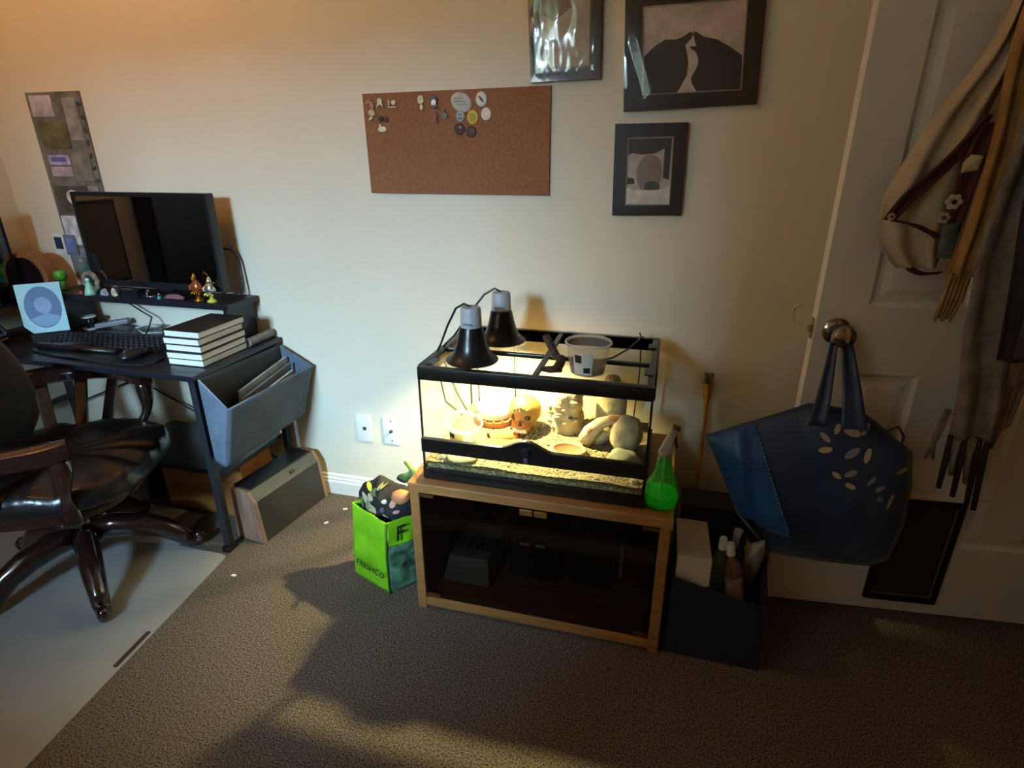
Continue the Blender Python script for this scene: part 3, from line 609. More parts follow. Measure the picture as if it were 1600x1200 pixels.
# rock tower hide
def towr(c, r, h, seed, name, label, holes=()):
    t = thing(name, label, 'hide', c)
    def fn(u, v):
        q = 2*PI*u; d = Vector((math.cos(q), math.sin(q), 0))
        rr = r*(1.02-0.10*v)*(1 if v < 0.82 else math.sqrt(max(0.0, 1-((v-0.82)/0.18)**2)))
        ns = 1+0.16*noise.noise(Vector((d.x*2+seed, d.y*2, v*5)))+0.06*noise.noise(Vector((d.x*6, d.y*6+seed, v*16)))
        return Vector(c)+d*rr*ns+Vector((0, 0, h*min(1, v/0.82*0.86 if v < 0.82 else 0.86+0.14*math.sin((v-0.82)/0.18*PI/2))))
    G().grid(fn, 36, 30, closeu=True).build('rock_body', m_stone, t, smooth=True)
    for a, z, rr in holes:
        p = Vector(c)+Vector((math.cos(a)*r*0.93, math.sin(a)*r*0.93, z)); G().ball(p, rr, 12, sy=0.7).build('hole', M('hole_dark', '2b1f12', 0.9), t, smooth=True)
    return t
tw = towr(Vector((-0.258, 1.625, bz(-0.258, 1.625)-0.004)), 0.050, 0.135, 2.0, 'rock_tower_hide', 'tall knobbly sandstone tower hide right of the skull', [(-1.25, 0.062, 0.009)])
rnd = random.Random(11)
for k in range(16):
    q = rnd.uniform(-2.9, -0.9); z = rnd.uniform(0.01, 0.115); p = Vector((-0.258+0.046*math.cos(q), 1.625+0.046*math.sin(q), 0.49+z))
    G().ball(p, rnd.uniform(0.008, 0.016), 9, sx=1.5, sy=0.8, sz=0.55, nz=0.5, nf=10, seed=k, R=Matrix.Rotation(rnd.uniform(-0.7, 0.7), 3, 'Y')).build('ledge', m_stone, tw, smooth=True)
# bird ornament
c = Vector((-0.128, 1.68, bz(-0.128, 1.68)-0.003))
t = thing('bird_ornament', 'stone bird figure with a pointed beak at back right of terrarium', 'ornament', c)
def bird(u, v):
    q = 2*PI*u; z = 0.175*v
    r = 0.046*(1-0.05*v) if v < 0.55 else 0.0437-(0.0437-0.021)*min(1, (v-0.55)/0.2) if v < 0.75 else 0.024*math.sqrt(max(0, 1-((v-0.86)/0.14)**2)) if v > 0.80 else 0.0215
    return c+Vector((r*math.cos(q)*1.05, r*math.sin(q), z))
G().grid(bird, 28, 26, closeu=True).build('body', m_stone, t, smooth=True)
G().lathe([(0.010, 0.0), (0.0085, 0.012), (0.004, 0.03), (0.0, 0.038)], c+Vector((0.014, -0.004, 0.148)), 12, R=Matrix.Rotation(PI/2, 3, 'Y')).build('beak', m_rock, t, smooth=True)
for s in (-1, 1): G().ball(c+Vector((0.01, s*0.020-0.001, 0.157)), 0.0035, 8).build('eye', M('socket_brown', '3e2512', 0.8), t, smooth=True)
# hollow rock arch: left slope with an opening, right boulder, bridge
c = Vector((-0.115, 1.535, bz(-0.115, 1.535)-0.004))
t = thing('rock_arch_hide', 'pale double rock arch hide at the right of terrarium', 'hide', c)
def blob(center, rx, ry, rz, seed, R=None, nz=0.2):
    return G().ball(center, 1.0, 26, sx=rx, sy=ry, sz=rz, nz=nz, nf=7, seed=seed, R=R)
blob(c+Vector((0.048, -0.012, 0.055)), 0.046, 0.052, 0.060, 1.3).build('boulder', m_rock, t, smooth=True)
G().tube([c+Vector(p) for p in ((-0.068, 0.0, 0.016), (-0.058, -0.008, 0.045), (-0.03, -0.012, 0.078), (0.0, -0.01, 0.092), (0.035, -0.008, 0.097), (0.06, -0.004, 0.085))], [0.026, 0.023, 0.018, 0.014, 0.014, 0.016], 14).build('arch', m_rock, t, smooth=True)
G().tube([c+Vector(p) for p in ((-0.050, 0.02, 0.012), (-0.022, 0.02, 0.030), (-0.005, 0.024, 0.05))], [0.028, 0.026, 0.018], 12).build('base_rock', m_rock, t, smooth=True)
blob(c+Vector((-0.054, -0.024, 0.055)), 0.022, 0.006, 0.010, 4.0, R=Matrix.Rotation(-0.85, 3, 'Y'), nz=0.1).build('opening', m_orangein, t, smooth=True)
blob(c+Vector((0.02, -0.014, 0.1)), 0.03, 0.012, 0.008, 5.0, nz=0.15).build('bridge_cap', m_orange, t, smooth=True)
# water dish
c = Vector((-0.226, 1.455, bz(-0.226, 1.455)-0.003))
t = thing('rock_dish', 'shallow rock dish with an orange hollow behind the front rail', 'dish', c)
G().lathe([(0.0, 0.010), (0.030, 0.011), (0.037, 0.021), (0.043, 0.023), (0.049, 0.016), (0.053, 0.0), (0, 0.0)], c, 32, sx=1.15, sy=0.85).build('dish_body', M('dish_stone', 'a89a6c', 0.85, var=0.2, scale=30, bump=0.3), t, smooth=True)
G().lathe([(0.0, 0.0118), (0.0305, 0.0125), (0.0355, 0.0195)], c, 32, sx=1.15, sy=0.85, cap=False).build('dish_hollow', m_orangein, t, smooth=True)
def rock(c, r, seed, label, sx=1, sy=1, sz=0.6, mat=None):
    z = bz(c[0], c[1])
    g = G().ball((c[0], c[1], z+r*sz*0.62), r, 20, sx=sx, sy=sy, sz=sz, nz=0.35, nf=6, seed=seed)
    tag(g.build('rock', mat or m_rock, smooth=True, origin=(c[0], c[1], z)), label, 'rock', 'rocks on the gravel')
rock((-0.066, 1.445), 0.036, 2.2, 'rounded grey-green rock in the front right corner of terrarium', sx=1.15, sz=0.66, mat=M('green_rock', '9da183', 0.85, var=0.15, scale=16, bump=0.3))
rock((-0.508, 1.35), 0.034, 6.1, 'flat yellow rock lying behind the lower front glass', sx=1.25, sy=0.9, sz=0.38, mat=M('yellow_rock', 'c9bd7d', 0.85, var=0.2, scale=20, bump=0.3))
rock((-0.562, 1.345), 0.011, 3.0, 'tiny pale stone beside the flat yellow rock')
rock((-0.030, 1.348), 0.012, 4.4, 'small pale stone at front right behind lower glass')
# half log tunnels
def halflog(c, r, ln, ang, label, mat):
    t = thing('half_log', label, 'hide', c, ang, 'curved log tunnels')
    def fo(u, v): q = PI*u; rr = r*(1+0.06*noise.noise(Vector((q*2, v*5, c[0]*9)))); return Vector((ln*(v-0.5), rr*math.cos(q), rr*math.sin(q)*0.75))
    def fi(u, v): q = PI*u; return Vector((ln*(v-0.5), r*0.82*math.cos(q), r*0.82*math.sin(q)*0.75))
    G().grid(fo, 18, 10).build('bark', mat, t, smooth=True, local=True); G().grid(fi, 18, 10).build('inside', m_orangein, t, smooth=True, local=True)
    g = G()
    for v in (0, 1):
        a = [fo(i/17, v) for i in range(18)]; b = [fi(i/17, v) for i in range(18)]
        g.add(a+b, [(i, i+1, 18+i+1, 18+i) for i in range(17)])
    g.build('cut_end', m_orange, t, local=True)
halflog((-0.437, 1.515, bz(-0.437, 1.515)-0.004), 0.026, 0.085, 0.55, 'orange half-log tunnel leaning toward the skull', m_orange)
halflog((-0.418, 1.455, bz(-0.418, 1.455)-0.004), 0.028, 0.10, 0.12, 'wide orange half-log tunnel in front of the skull', m_orange)
# wires behind the back glass and on the side
for pts, lb in (([(-0.06, 1.722, 0.80), (-0.055, 1.748, 0.775), (-0.052, 1.752, 0.66), (-0.06, 1.752, 0.50), (-0.062, 1.76, 0.45)], 'thin brown wire hanging behind the right of the back glass'),
                ([(-0.59, 1.745, 0.80), (-0.592, 1.752, 0.70), (-0.588, 1.752, 0.52), (-0.585, 1.765, 0.45)], 'thin dark wire hanging behind the left of the back glass'),
                ([(-0.46, 1.746, 0.79), (-0.462, 1.753, 0.68), (-0.455, 1.756, 0.45)], 'thin dark wire behind the back glass above the dome hide')):
    tag(G().tube(pts, 0.0022, 6).build('sensor_wire', M('wire_brown', '3a2e1c', 0.6), smooth=True, origin=pts[-1]), lb, 'wire', 'wires behind the terrarium')
tag(G().tube([(-0.17, 1.46, 0.788), (-0.12, 1.50, 0.789), (-0.08, 1.56, 0.80), (-0.055, 1.66, 0.802), (-0.05, 1.72, 0.789)], 0.0025, 6).build('top_wire', M('wire_brown', '3a2e1c', 0.6), smooth=True, origin=(-0.12, 1.5, 0.786)), 'thin brown wire curling over the right top of the terrarium', 'wire')

# --- heat lamps on the screen top
def heat_lamp(c, label, cable, on=True):
    t = thing('heat_lamp', label, 'lamp', c, 0, 'dome heat lamps on the terrarium')
    prof = [(0.071, 0.0), (0.072, 0.003), (0.064, 0.009), (0.052, 0.02), (0.044, 0.04), (0.038, 0.062), (0.033, 0.085), (0.030, 0.094), (0.0, 0.096)]
    inner = [(0.071, 0.0), (0.066, 0.0), (0.050, 0.018), (0.042, 0.04), (0.036, 0.062), (0.031, 0.085), (0.0, 0.09)]
    G().lathe(prof, c, 40, cap=False).build('dome', M('dome_black', '1c1a18', 0.28, var=0.15, metal=0.3), t, smooth='auto')
    G().lathe(inner, c, 40, cap=False).build('reflector', M('reflector_white', 'd9d2bd', 0.4), t, smooth='auto')
    G().lathe([(0.0285, 0.094), (0.029, 0.098), (0.027, 0.142), (0.024, 0.147), (0.0, 0.148)], c, 28).build('socket_cap', M('socket_grey', 'a8a8ac', 0.5, var=0.04), t, smooth='auto')
    G().box(c[0]-0.012, c[0]+0.012, c[1]-0.0305, c[1]-0.0265, c[2]+0.104, c[2]+0.108).build('socket_mark', M('mark_grey', '77777c', 0.5), t)
    G().ball((c[0], c[1]-0.004, c[2]+0.084), 0.011, 12, sz=0.9).build('bulb', M('heat_bulb', 'ffe6a0', 0.5, emit=14.0) if on else M('ceramic_bulb', '55504a', 0.6), t, smooth=True)
    G().tube(cable, 0.0032, 7).build('power_cord', m_black, t, smooth=True)
    if not on: return t
    l = bpy.data.lights.new('heat_light', 'POINT'); l.energy = HEAT_W; l.color = HEAT_C; l.shadow_soft_size = 0.014
    o = bpy.data.objects.new('heat_light', l); COL.objects.link(o); o.location = (c[0], c[1]+0.008, c[2]+0.052); 
    return t
c1, c2 = (-0.487, 1.400, TZ1+0.0005), (-0.458, 1.590, TZ1+0.0005)
heat_lamp(c1, 'front black dome heat lamp with grey socket on the terrarium lid', [(c1[0], c1[1], c1[2]+0.147), (c1[0]-0.02, c1[1]+0.005, c1[2]+0.153), (c1[0]-0.045, c1[1]+0.01, c1[2]+0.138), (c1[0]-0.075, c1[1]+0.02, c1[2]+0.085), (c1[0]-0.105, c1[1]+0.04, c1[2]+0.025), (c1[0]-0.118, c1[1]+0.05, c1[2]+0.006), (c1[0]-0.14, c1[1]+0.08, c1[2]-0.03), (c1[0]-0.145, c1[1]+0.15, c1[2]-0.2), (c1[0]-0.14, c1[1]+0.30, c1[2]-0.32)], on=False)
heat_lamp(c2, 'rear black dome heat lamp with grey socket nearer the wall', [(c2[0], c2[1], c2[2]+0.147), (c2[0]-0.02, c2[1]+0.002, c2[2]+0.156), (c2[0]-0.05, c2[1]-0.005, c2[2]+0.138), (c2[0]-0.085, c2[1]-0.03, c2[2]+0.09), (c2[0]-0.12, c2[1]-0.08, c2[2]+0.03), (c2[0]-0.142, c2[1]-0.10, c2[2]+0.008), (c2[0]-0.17, c2[1]-0.06, c2[2]-0.04), (c2[0]-0.172, c2[1]+0.05, c2[2]-0.2), (c2[0]-0.165, c2[1]+0.15, c2[2]-0.33)])
# clear tub on the lid
tub('plastic_tub', 'clear lidless plastic tub with a dark label standing on the terrarium lid', (-0.172, 1.385, TZ1+0.0005), 0.044, 0.055, 0.080, colL='1b1512', colM='d9d3c2', fill=0.25)
# dark wooden Y stick / clamp on the lid
c = Vector((-0.262, 1.43, TZ1))
t = thing('forked_stick', 'dark forked wooden stick leaning on the lid beside the clear tub', 'stick', c)
m_dw = M('dark_wood', '3a2a1c', 0.7, var=0.3, scale=30, bump=0.3)
G().tube([(-0.300, 1.475, 0.845), (-0.288, 1.463, 0.832), (-0.262, 1.435, 0.805), (-0.245, 1.415, 0.795)], [0.011, 0.011, 0.010, 0.008], 8).build('branch', m_dw, t, smooth=True)
G().tube([(-0.245, 1.42, 0.803), (-0.245, 1.39, 0.797), (-0.25, 1.365, 0.795)], [0.012, 0.013, 0.010], 8).build('stem', m_dw, t, smooth=True)
G().tube([(-0.236, 1.365, 0.796), (-0.262, 1.352, 0.795), (-0.284, 1.354, 0.794)], [0.011, 0.010, 0.007], 8).build('fork', m_dw, t, smooth=True)

# ------------------------------------------------------------------ right of the cabinet
# spray bottle on the cabinet
c = (0.0395, 1.342, CZ+0.0005)
t = thing('spray_bottle', 'green bulb-shaped spray bottle on the right corner of the oak cabinet', 'spray bottle', c)
m_greenp = Mthin('green_plastic', (0.50, 0.95, 0.50), 1.2, ior=1.5, body=0.25, bodycol='3ce060')
G().lathe([(0.0, 0.0), (0.030, 0.001), (0.042, 0.012), (0.0465, 0.030), (0.044, 0.050), (0.034, 0.080), (0.024, 0.104), (0.0185, 0.122), (0.0185, 0.134), (0.016, 0.142), (0.0145, 0.150)], c, 36).build('bottle', m_greenp, t, smooth=True)
G().lathe([(0.0, 0.002), (0.029, 0.003), (0.0405, 0.013), (0.0448, 0.030), (0.0438, 0.042), (0.0, 0.042)], c, 36).build('liquid', Mthin('green_liquid', (0.30, 1.0, 0.5), 0.6, body=0.55, bodycol='2cff84'), t, smooth='auto')
G().tube([(c[0], c[1], c[2]+0.006), (c[0], c[1], c[2]+0.148)], 0.0028, 8).build('dip_tube', M('tube_clear', 'cfe8cf', 0.3), t)
G().lathe([(0.016, 0.148), (0.0175, 0.150), (0.0175, 0.160), (0.0135, 0.164), (0.0, 0.164)], c, 24).build('collar', M('spray_grey', 'a49a92', 0.5), t, smooth='auto')
R_ = Matrix.Rotation(0.0, 3, 'Z')
G().prism([(c[0]-0.014, c[2]+0.162), (c[0]+0.013, c[2]+0.162), (c[0]+0.016, c[2]+0.195), (c[0]+0.026, c[2]+0.222), (c[0]+0.012, c[2]+0.226), (c[0]-0.002, c[2]+0.196)], c[1]-0.011, c[1]+0.011).build('spray_head', M('spray_grey', 'a49a92', 0.5), t, bevel=0.003, smooth=True)
G().prism([(c[0]+0.010, c[2]+0.222), (c[0]+0.028, c[2]+0.219), (c[0]+0.031, c[2]+0.229), (c[0]+0.013, c[2]+0.234)], c[1]-0.008, c[1]+0.008).build('nozzle', M('nozzle_olive', '4a4424', 0.5), t, bevel=0.002)
G().tube([(c[0]+0.021, c[1], c[2]+0.208), (c[0]+0.022, c[1], c[2]+0.190), (c[0]+0.027, c[1], c[2]+0.172)], [0.004, 0.0045, 0.003], 8).build('trigger', M('nozzle_olive', '4a4424', 0.5), t, smooth=True)

# wooden arrow leaning on the wall
a0, a1 = Vector((0.166, 1.72, 0.0)), Vector((0.160, 1.795, 0.665))
t = thing('arrow', 'wooden arrow with yellow feather fletching leaning against the wall', 'arrow', a0)
dv = (a1-a0)
G().tube([a0, a0+dv*0.97], 0.0062, 10).build('shaft', M('arrow_wood', 'a8742c', 0.45, var=0.2, stretch=(3, 3, 0.4)), t, smooth=True)
for k, q in enumerate((PI, -0.5, 1.6)):
    n = Vector((math.cos(q), math.sin(q)*0.6, 0)); b = a0+dv*0.80; e = a0+dv*0.945
    G().hexa([b, b+n*0.001+Vector((0, 0.0015, 0)), b+Vector((0, 0.002, 0)), b+Vector((0, 0.001, 0))], [e, e+n*0.020, e+n*0.020+Vector((0, 0.002, 0)), e+Vector((0, 0.002, 0))]).build('feather', M('fletch_yellow', 'd0a030', 0.7, var=0.2) if k != 1 else M('fletch_red', '8a4a24', 0.7), t)
for s in (-1, 1): G().tube([a0+dv*0.95+Vector((s*0.004, -0.002, 0)), a0+dv*1.0+Vector((s*0.009, -0.003, 0))], [0.0075, 0.0065], 8).build('nock', M('nock_olive', '5a5030', 0.6), t, smooth=True)

# dark storage box between the door and the wall
t = thing('dark_box', 'dark brown box on the floor between the wall and the blue tote', 'box', (0.24, 1.66, 0))
G().box(0.118, 0.36, 1.60, 1.70, 0.0, 0.285).build('box_body', M('box_brown', '2a1d12', 0.8, var=0.2), t, bevel=0.004)
G().box(0.115, 0.363, 1.597, 1.703, 0.2852, 0.30).build('lid', M('box_brown', '2a1d12', 0.8, var=0.2), t, bevel=0.003)

# navy fabric bin
t = thing('fabric_bin', 'dark navy fabric bin on the carpet right of the cabinet', 'bin', (0.215, 1.40, 0))
m_navy = M('navy_fabric', '0a0e2a', 0.95, var=0.25, scale=60, bump=0.2, bscale=300)
b0 = [(0.096, 1.300), (0.338, 1.296), (0.345, 1.535), (0.100, 1.535)]; t0 = [(0.090, 1.292), (0.330, 1.276), (0.352, 1.540), (0.094, 1.538)]
hz = (0.262, 0.225, 0.262, 0.275)
for i in range(4):
    j = (i+1) % 4; mid = Vector((0.217, 1.41, 0))
    def ins(p, d=0.006): v = mid-Vector((p[0], p[1], 0)); v.normalize(); return (p[0]+v.x*d*1.4, p[1]+v.y*d*1.4)
    A, B, C_, D_ = b0[i], b0[j], ins(b0[j]), ins(b0[i]); A2, B2, C2, D2 = t0[i], t0[j], ins(t0[j]), ins(t0[i])
    G().hexa([(*A, 0), (*B, 0), (*C_, 0), (*D_, 0)], [(*A2, hz[i]), (*B2, hz[j]), (*C2, hz[j]), (*D2, hz[i])]).build('side_panel', m_navy, t)
G().prism([(p[0], p[1]) for p in [ins(q, 0.012) for q in b0]], 0.001, 0.006, axis='z').build('base_panel', m_navy, t)
# what sticks out of it
T = Matrix.Translation((0.142, 1.415, 0.16)) @ Matrix.Rotation(-0.12, 4, 'X')
o = G().box(-0.044, 0.044, -0.108, 0.108, -0.012, 0.142).xf(T).build('white_box', M('white_carton', 'cbb9a6', 0.6, var=0.03), bevel=0.002, origin=(0.142, 1.415, 0.148))
tag(o, 'plain white carton standing in the navy fabric bin', 'box')
def bottle(x, y, z0, r, h, label, mat, capm, tilt=(0, 0), name='bottle', capc='cap', lab=None):
    t = thing(name, label, 'bottle', (x, y, z0), 0, 'bottles in the fabric bin')
    R = Matrix.Rotation(tilt[0], 3, 'X') @ Matrix.Rotation(tilt[1], 3, 'Y')
    G().lathe([(0, 0), (r, 0.0), (r, h*0.62), (r*0.85, h*0.70), (r*0.45, h*0.78), (r*0.42, h*0.82)], (x, y, z0), 20, R=R).build('glass', mat, t, smooth='auto')
    G().lathe([(r*0.5, h*0.82), (r*0.5, h*0.98), (r*0.42, h), (0, h)], (x, y, z0), 16, R=R).build(capc, capm, t, smooth='auto')
    if lab: G().lathe([(r+0.0006, h*0.15), (r+0.0006, h*0.5)], (x, y, z0), 20, R=R, cap=False).build('paper_label', lab, t, smooth=True)
    return t
bottle(0.215, 1.40, 0.13, 0.021, 0.20, 'clear green-tinted bottle with pale cap in the navy bin', Mthin('bottle_green', (0.70, 0.85, 0.68), 1.2, body=0.25, bodycol='a9c09a'), M('cap_pale', 'c9cfc2', 0.4), (-0.06, 0.02))
bottle(0.252, 1.435, 0.12, 0.018, 0.22, 'slim black bottle behind the green one in the bin', m_black, m_black, (0.03, 0.10))
bottle(0.276, 1.40, 0.12, 0.024, 0.20, 'white-capped bottle with a brown and red label in the bin', M('bottle_brown', '6a4632', 0.5, var=0.3, scale=40), M('cap_white', 'dcd6cc', 0.5), (-0.05, -0.2), lab=M('label_mix', 'b08a78', 0.6, var=0.5, scale=50))
bottle(0.186, 1.315, 0.16, 0.015, 0.075, 'small black bottle with a white label at front of the bin', m_black, m_black, lab=M('label_white', 'd8d4cc', 0.7))
G_ = G().pillow([(0.255, 0.14), (0.322, 0.13), (0.345, 0.24), (0.338, 0.305), (0.30, 0.285), (0.272, 0.33), (0.25, 0.33)], 1.468, 0.022, 0.02, 6, 40, fold=lambda x, z, s: 0.006*noise.noise(Vector((x*40, z*40, s))))
tag(G_.build('plastic_packet', M('packet_grey', '9a9088', 0.4, var=0.25, scale=30), smooth=True, origin=(0.30, 1.468, 0.13)), 'crumpled pale packet at the right inside the navy bin', 'packet')

# blue tote bag hanging from the door knob
t = tote = thing('tote_bag', 'large blue shiny tote bag with leaf print hanging on the door knob', 'tote bag', (0.44, 1.47, 0.24))
m_blue = M('blue_nylon', '122c50', 0.42, var=0.22, scale=9, bump=0.2, bscale=26, sheen=0.2)
m_blue2 = M('blue_satin', '1f5088', 0.34, var=0.25, scale=14, bump=0.25, bscale=30)
out = [(0.144, 0.592), (0.26, 0.65), (0.366, 0.704), (0.38, 0.713), (0.503, 0.705), (0.548, 0.675), (0.598, 0.635), (0.639, 0.606), (0.659, 0.507), (0.667, 0.39), (0.655, 0.275), (0.61, 0.248), (0.49, 0.241), (0.355, 0.245), (0.253, 0.36), (0.201, 0.476)]
fold = lambda x, z, s: 0.014*math.sin((x*1.0+(z-0.7)*0.45)*34)*min(1, max(0, (0.72-z)*3))*0.6+0.012*noise.noise(Vector((x*9, z*5, s)))
G().pillow(out, 1.495, 0.062, 0.045, 14, 96, 2.4, fold).build('bag_body', m_blue, t, smooth=True)
bpy.context.view_layer.update()
body = tote.children[0]
from mathutils.bvhtree import BVHTree
bt = BVHTree.FromPolygons([v.co.copy() for v in body.data.vertices], [list(p.vertices) for p in body.data.polygons])
tw_ = world(tote); ti = tw_.inverted()
def bagy(px, pz, dflt=1.488):
    h = bt.ray_cast(ti @ Vector((px, 1.2, pz)), Vector((0, 1, 0)))[0]
    return (tw_ @ h).y if h is not None else dflt
# side gusset: brighter satin flap at the left, lying on the bag with soft diagonal folds
def gus(u, v):
    tl, tr, br, bl = Vector((0.148, 0, 0.592)), Vector((0.262, 0, 0.648)), Vector((0.388, 0, 0.345)), Vector((0.262, 0, 0.362))
    p = tl.lerp(tr, u).lerp(bl.lerp(br, u), v)
    y = bagy(p.x, p.z)-0.004-0.010*math.sin(PI*u)-0.007*(1+math.sin((u*1.1+v*0.7)*11))*math.sin(PI*min(1, u+0.05))
    return Vector((p.x, y, p.z))
gg = G().grid(gus, 26, 26).build('gusset_flap', m_blue2, t, smooth=True)
md = gg.modifiers.new('thick', 'SOLIDIFY'); md.thickness = 0.003; md.offset = 1
st = G()
for k in range(26):
    v = 0.12+k*0.033; p = gus(0.985, v); st.obox(p+Vector((-0.001, -0.003, 0)), (0.0035, 0.002, 0.0045), Matrix.Rotation(-0.35, 3, 'Y'))
for k in range(9):
    p = gus(0.35+k*0.07, 0.985); st.obox(p+Vector((0, -0.003, 0.002)), (0.006, 0.002, 0.002))
stuff(st.build('stitching', M('stitch_pale', '7fa2bf', 0.6), gg))
# straps up to the knob
kw = Vector((0.0, 0, 0))
KN = Vector((0.385, 1.592, 0))+Matrix.Rotation(DA, 3, 'Z')@Vector((0.052, -0.03, 0.878))
def strap(a, b, w0, w1, sag):
    def fn(u, v):
        p = a.lerp(b, v); w = w0+(w1-w0)*v
        return p+Vector(((u-0.5)*w, -0.010*math.sin(PI*v)*sag-0.004*math.cos(u*PI*2), 0))
    o = G().grid(fn, 6, 16).build('strap', m_blue, t, smooth=True)
    md = o.modifiers.new('thick', 'SOLIDIFY'); md.thickness = 0.004
strap(KN+Vector((-0.012, -0.004, -0.004)), Vector((0.402, 1.462, 0.665)), 0.012, 0.042, 1)
strap(KN+Vector((0.014, -0.004, -0.004)), Vector((0.488, 1.462, 0.665)), 0.022, 0.058, 1)
ld = G().tube([KN+Vector((0.017*math.cos(q), 0, 0.0155*math.sin(q))) for q in [PI*i/10 for i in range(11)]], 0.005, 8, flat=2.2).build('strap_loop', m_blue, t, smooth=True)
# leaf print
lv = [(0.424, 0.640, 0.020, 0.006, -0.7), (0.428, 0.609, 0.020, 0.007, 0.25), (0.486, 0.656, 0.030, 0.009, -0.35), (0.492, 0.604, 0.026, 0.009, 0.55), (0.530, 0.598, 0.024, 0.007, 1.4), (0.464, 0.545, 0.017, 0.006, -0.6), (0.496, 0.552, 0.020, 0.007, 0.45), (0.500, 0.520, 0.017, 0.006, -0.4),
      (0.574, 0.512, 0.016, 0.006, 0.5), (0.580, 0.482, 0.014, 0.006, -0.6), (0.450, 0.662, 0.016, 0.006, 1.3), (0.518, 0.662, 0.02, 0.006, 1.1), (0.548, 0.535, 0.018, 0.005, 0.9), (0.61, 0.47, 0.03, 0.005, 1.45), (0.62, 0.56, 0.02, 0.006, 0.4)]
for k, (x, z, a, b, q) in enumerate(lv):
    g = G(); vs = []
    o_ = ell(x, z, a*0.8, b*1.15, 12, q)+[(x, z)]
    for px, pz in o_:
        h = bt.ray_cast(ti @ Vector((px, 1.2, pz)), Vector((0, 1, 0)))[0]
        h = (world(tote) @ h) if h is not None else Vector((px, 1.44, pz)); vs.append(h+Vector((0, -0.0018, 0)))
    g.add(vs, [(i, (i+1) % 12, 12) for i in range(12)])
    g.build('leaf_print', M('leaf_cream', 'b5ab88', 0.6, var=0.2) if k % 3 else M('leaf_grey', '8f9a9c', 0.6, var=0.2), t)
G().tube([(0.552, 1.455, 0.672), (0.575, 1.45, 0.69), (0.592, 1.45, 0.665), (0.588, 1.448, 0.63)], 0.0035, 8).build('drawstring', M('string_navy', '1c2a3a', 0.7), t, smooth=True)

# ------------------------------------------------------------------ scarves and wraps on the door hook
def ribbon(name, mat, parent, path, widths, amp, nf, seed, nu=22, nv=40, thick=0.004, yamp=0.0):
    P_ = [Vector(p) for p in path]; n = len(P_)-1
    def at(v):
        f = min(v*n, n-1e-6); i = int(f); q = f-i
        p0, p1, p2, p3 = P_[max(i-1, 0)], P_[i], P_[i+1], P_[min(i+2, n)]
        return 0.5*((2*p1)+(p2-p0)*q+(2*p0-5*p1+4*p2-p3)*q*q+(3*p1-p0-3*p2+p3)*q**3), widths[i]+(widths[i+1]-widths[i])*q
    def fn(u, v):
        p, w_ = at(v)
        fz = amp*math.sin(u*nf*PI*2+seed+1.5*math.sin(v*3))+amp*0.8*noise.noise(Vector((u*4+seed, v*5, seed)))
        return p+Vector(((u-0.5)*w_, fz-0.3*amp, 0.02*yamp*math.sin(u*PI)))
    o = G().grid(fn, nu, nv).build(name, mat, parent, smooth=True)
    md = o.modifiers.new('thick', 'SOLIDIFY'); md.thickness = thick
    return o, fn
# over-door hook rack (top of the door, above the frame)
t = thing('door_hook', 'metal hook rack over the top of the white door', 'hook', (0.70, 1.615, 1.70))
G().box(0.60, 0.84, 1.594, 1.600, 1.70, 1.73).build('hook_bar', m_chrome, t, bevel=0.002)
for x in (0.64, 0.72, 0.80): G().tube([(x, 1.594, 1.715), (x, 1.56, 1.705), (x, 1.54, 1.715), (x, 1.535, 1.735)], 0.005, 8).build('hook', m_chrome, t, smooth=True)
m_cream = M('shawl_cream', 'a8957c', 0.9, var=0.18, scale=8, bump=0.1, bscale=120)
m_maroon = M('shawl_maroon', '3a120f', 0.9, var=0.35, scale=30)
t = thing('floral_shawl', 'cream shawl with maroon border and flowers bunched on the door', 'shawl', (0.56, 1.54, 1.05))
ribbon('shawl_cloth', m_cream, t, [(0.640, 1.545, 1.715), (0.622, 1.535, 1.52), (0.565, 1.528, 1.36), (0.535, 1.525, 1.22), (0.535, 1.530, 1.12), (0.560, 1.535, 1.055)], [0.03, 0.05, 0.105, 0.15, 0.14, 0.08], 0.010, 2.0, 0.4)
ribbon('maroon_border', m_maroon, t, [(0.607, 1.500, 1.375), (0.560, 1.500, 1.29), (0.500, 1.502, 1.215), (0.472, 1.506, 1.165)], [0.014, 0.030, 0.034, 0.026], 0.003, 1, 2.2, 8, 24)
ribbon('maroon_border', m_maroon, t, [(0.468, 1.502, 1.165), (0.50, 1.500, 1.16), (0.545, 1.500, 1.145), (0.585, 1.502, 1.125)], [0.03, 0.022, 0.024, 0.03], 0.002, 1, 1.0, 6, 20)
ribbon('maroon_border', m_maroon, t, [(0.612, 1.502, 1.36), (0.602, 1.498, 1.29), (0.597, 1.498, 1.21), (0.595, 1.500, 1.13)], [0.03, 0.04, 0.036, 0.03], 0.003, 1, 3.0, 8, 20)
G().pillow([(0.582, 1.262), (0.612, 1.268), (0.616, 1.298), (0.590, 1.300), (0.580, 1.282)], 1.494, 0.004, 0.004, 4, 24).build('cream_patch', M('patch_cream', 'b5a884', 0.9), t, smooth=True)
for x, z, r in ((0.582, 1.205, 0.016), (0.571, 1.172, 0.012), (0.470, 1.172, 0.008)):
    for k in range(6):
        q = 2*PI*k/6; G().ball((x+0.65*r*math.cos(q), 1.491, z+0.65*r*math.sin(q)), r*0.45, 8, sy=0.3).build('petal', M('petal_grey', 'a89a88', 0.8), t, smooth=True)
    G().ball((x, 1.489, z), r*0.35, 8, sy=0.4).build('flower_centre', M('centre_dark', '1a1210', 0.8), t, smooth=True)
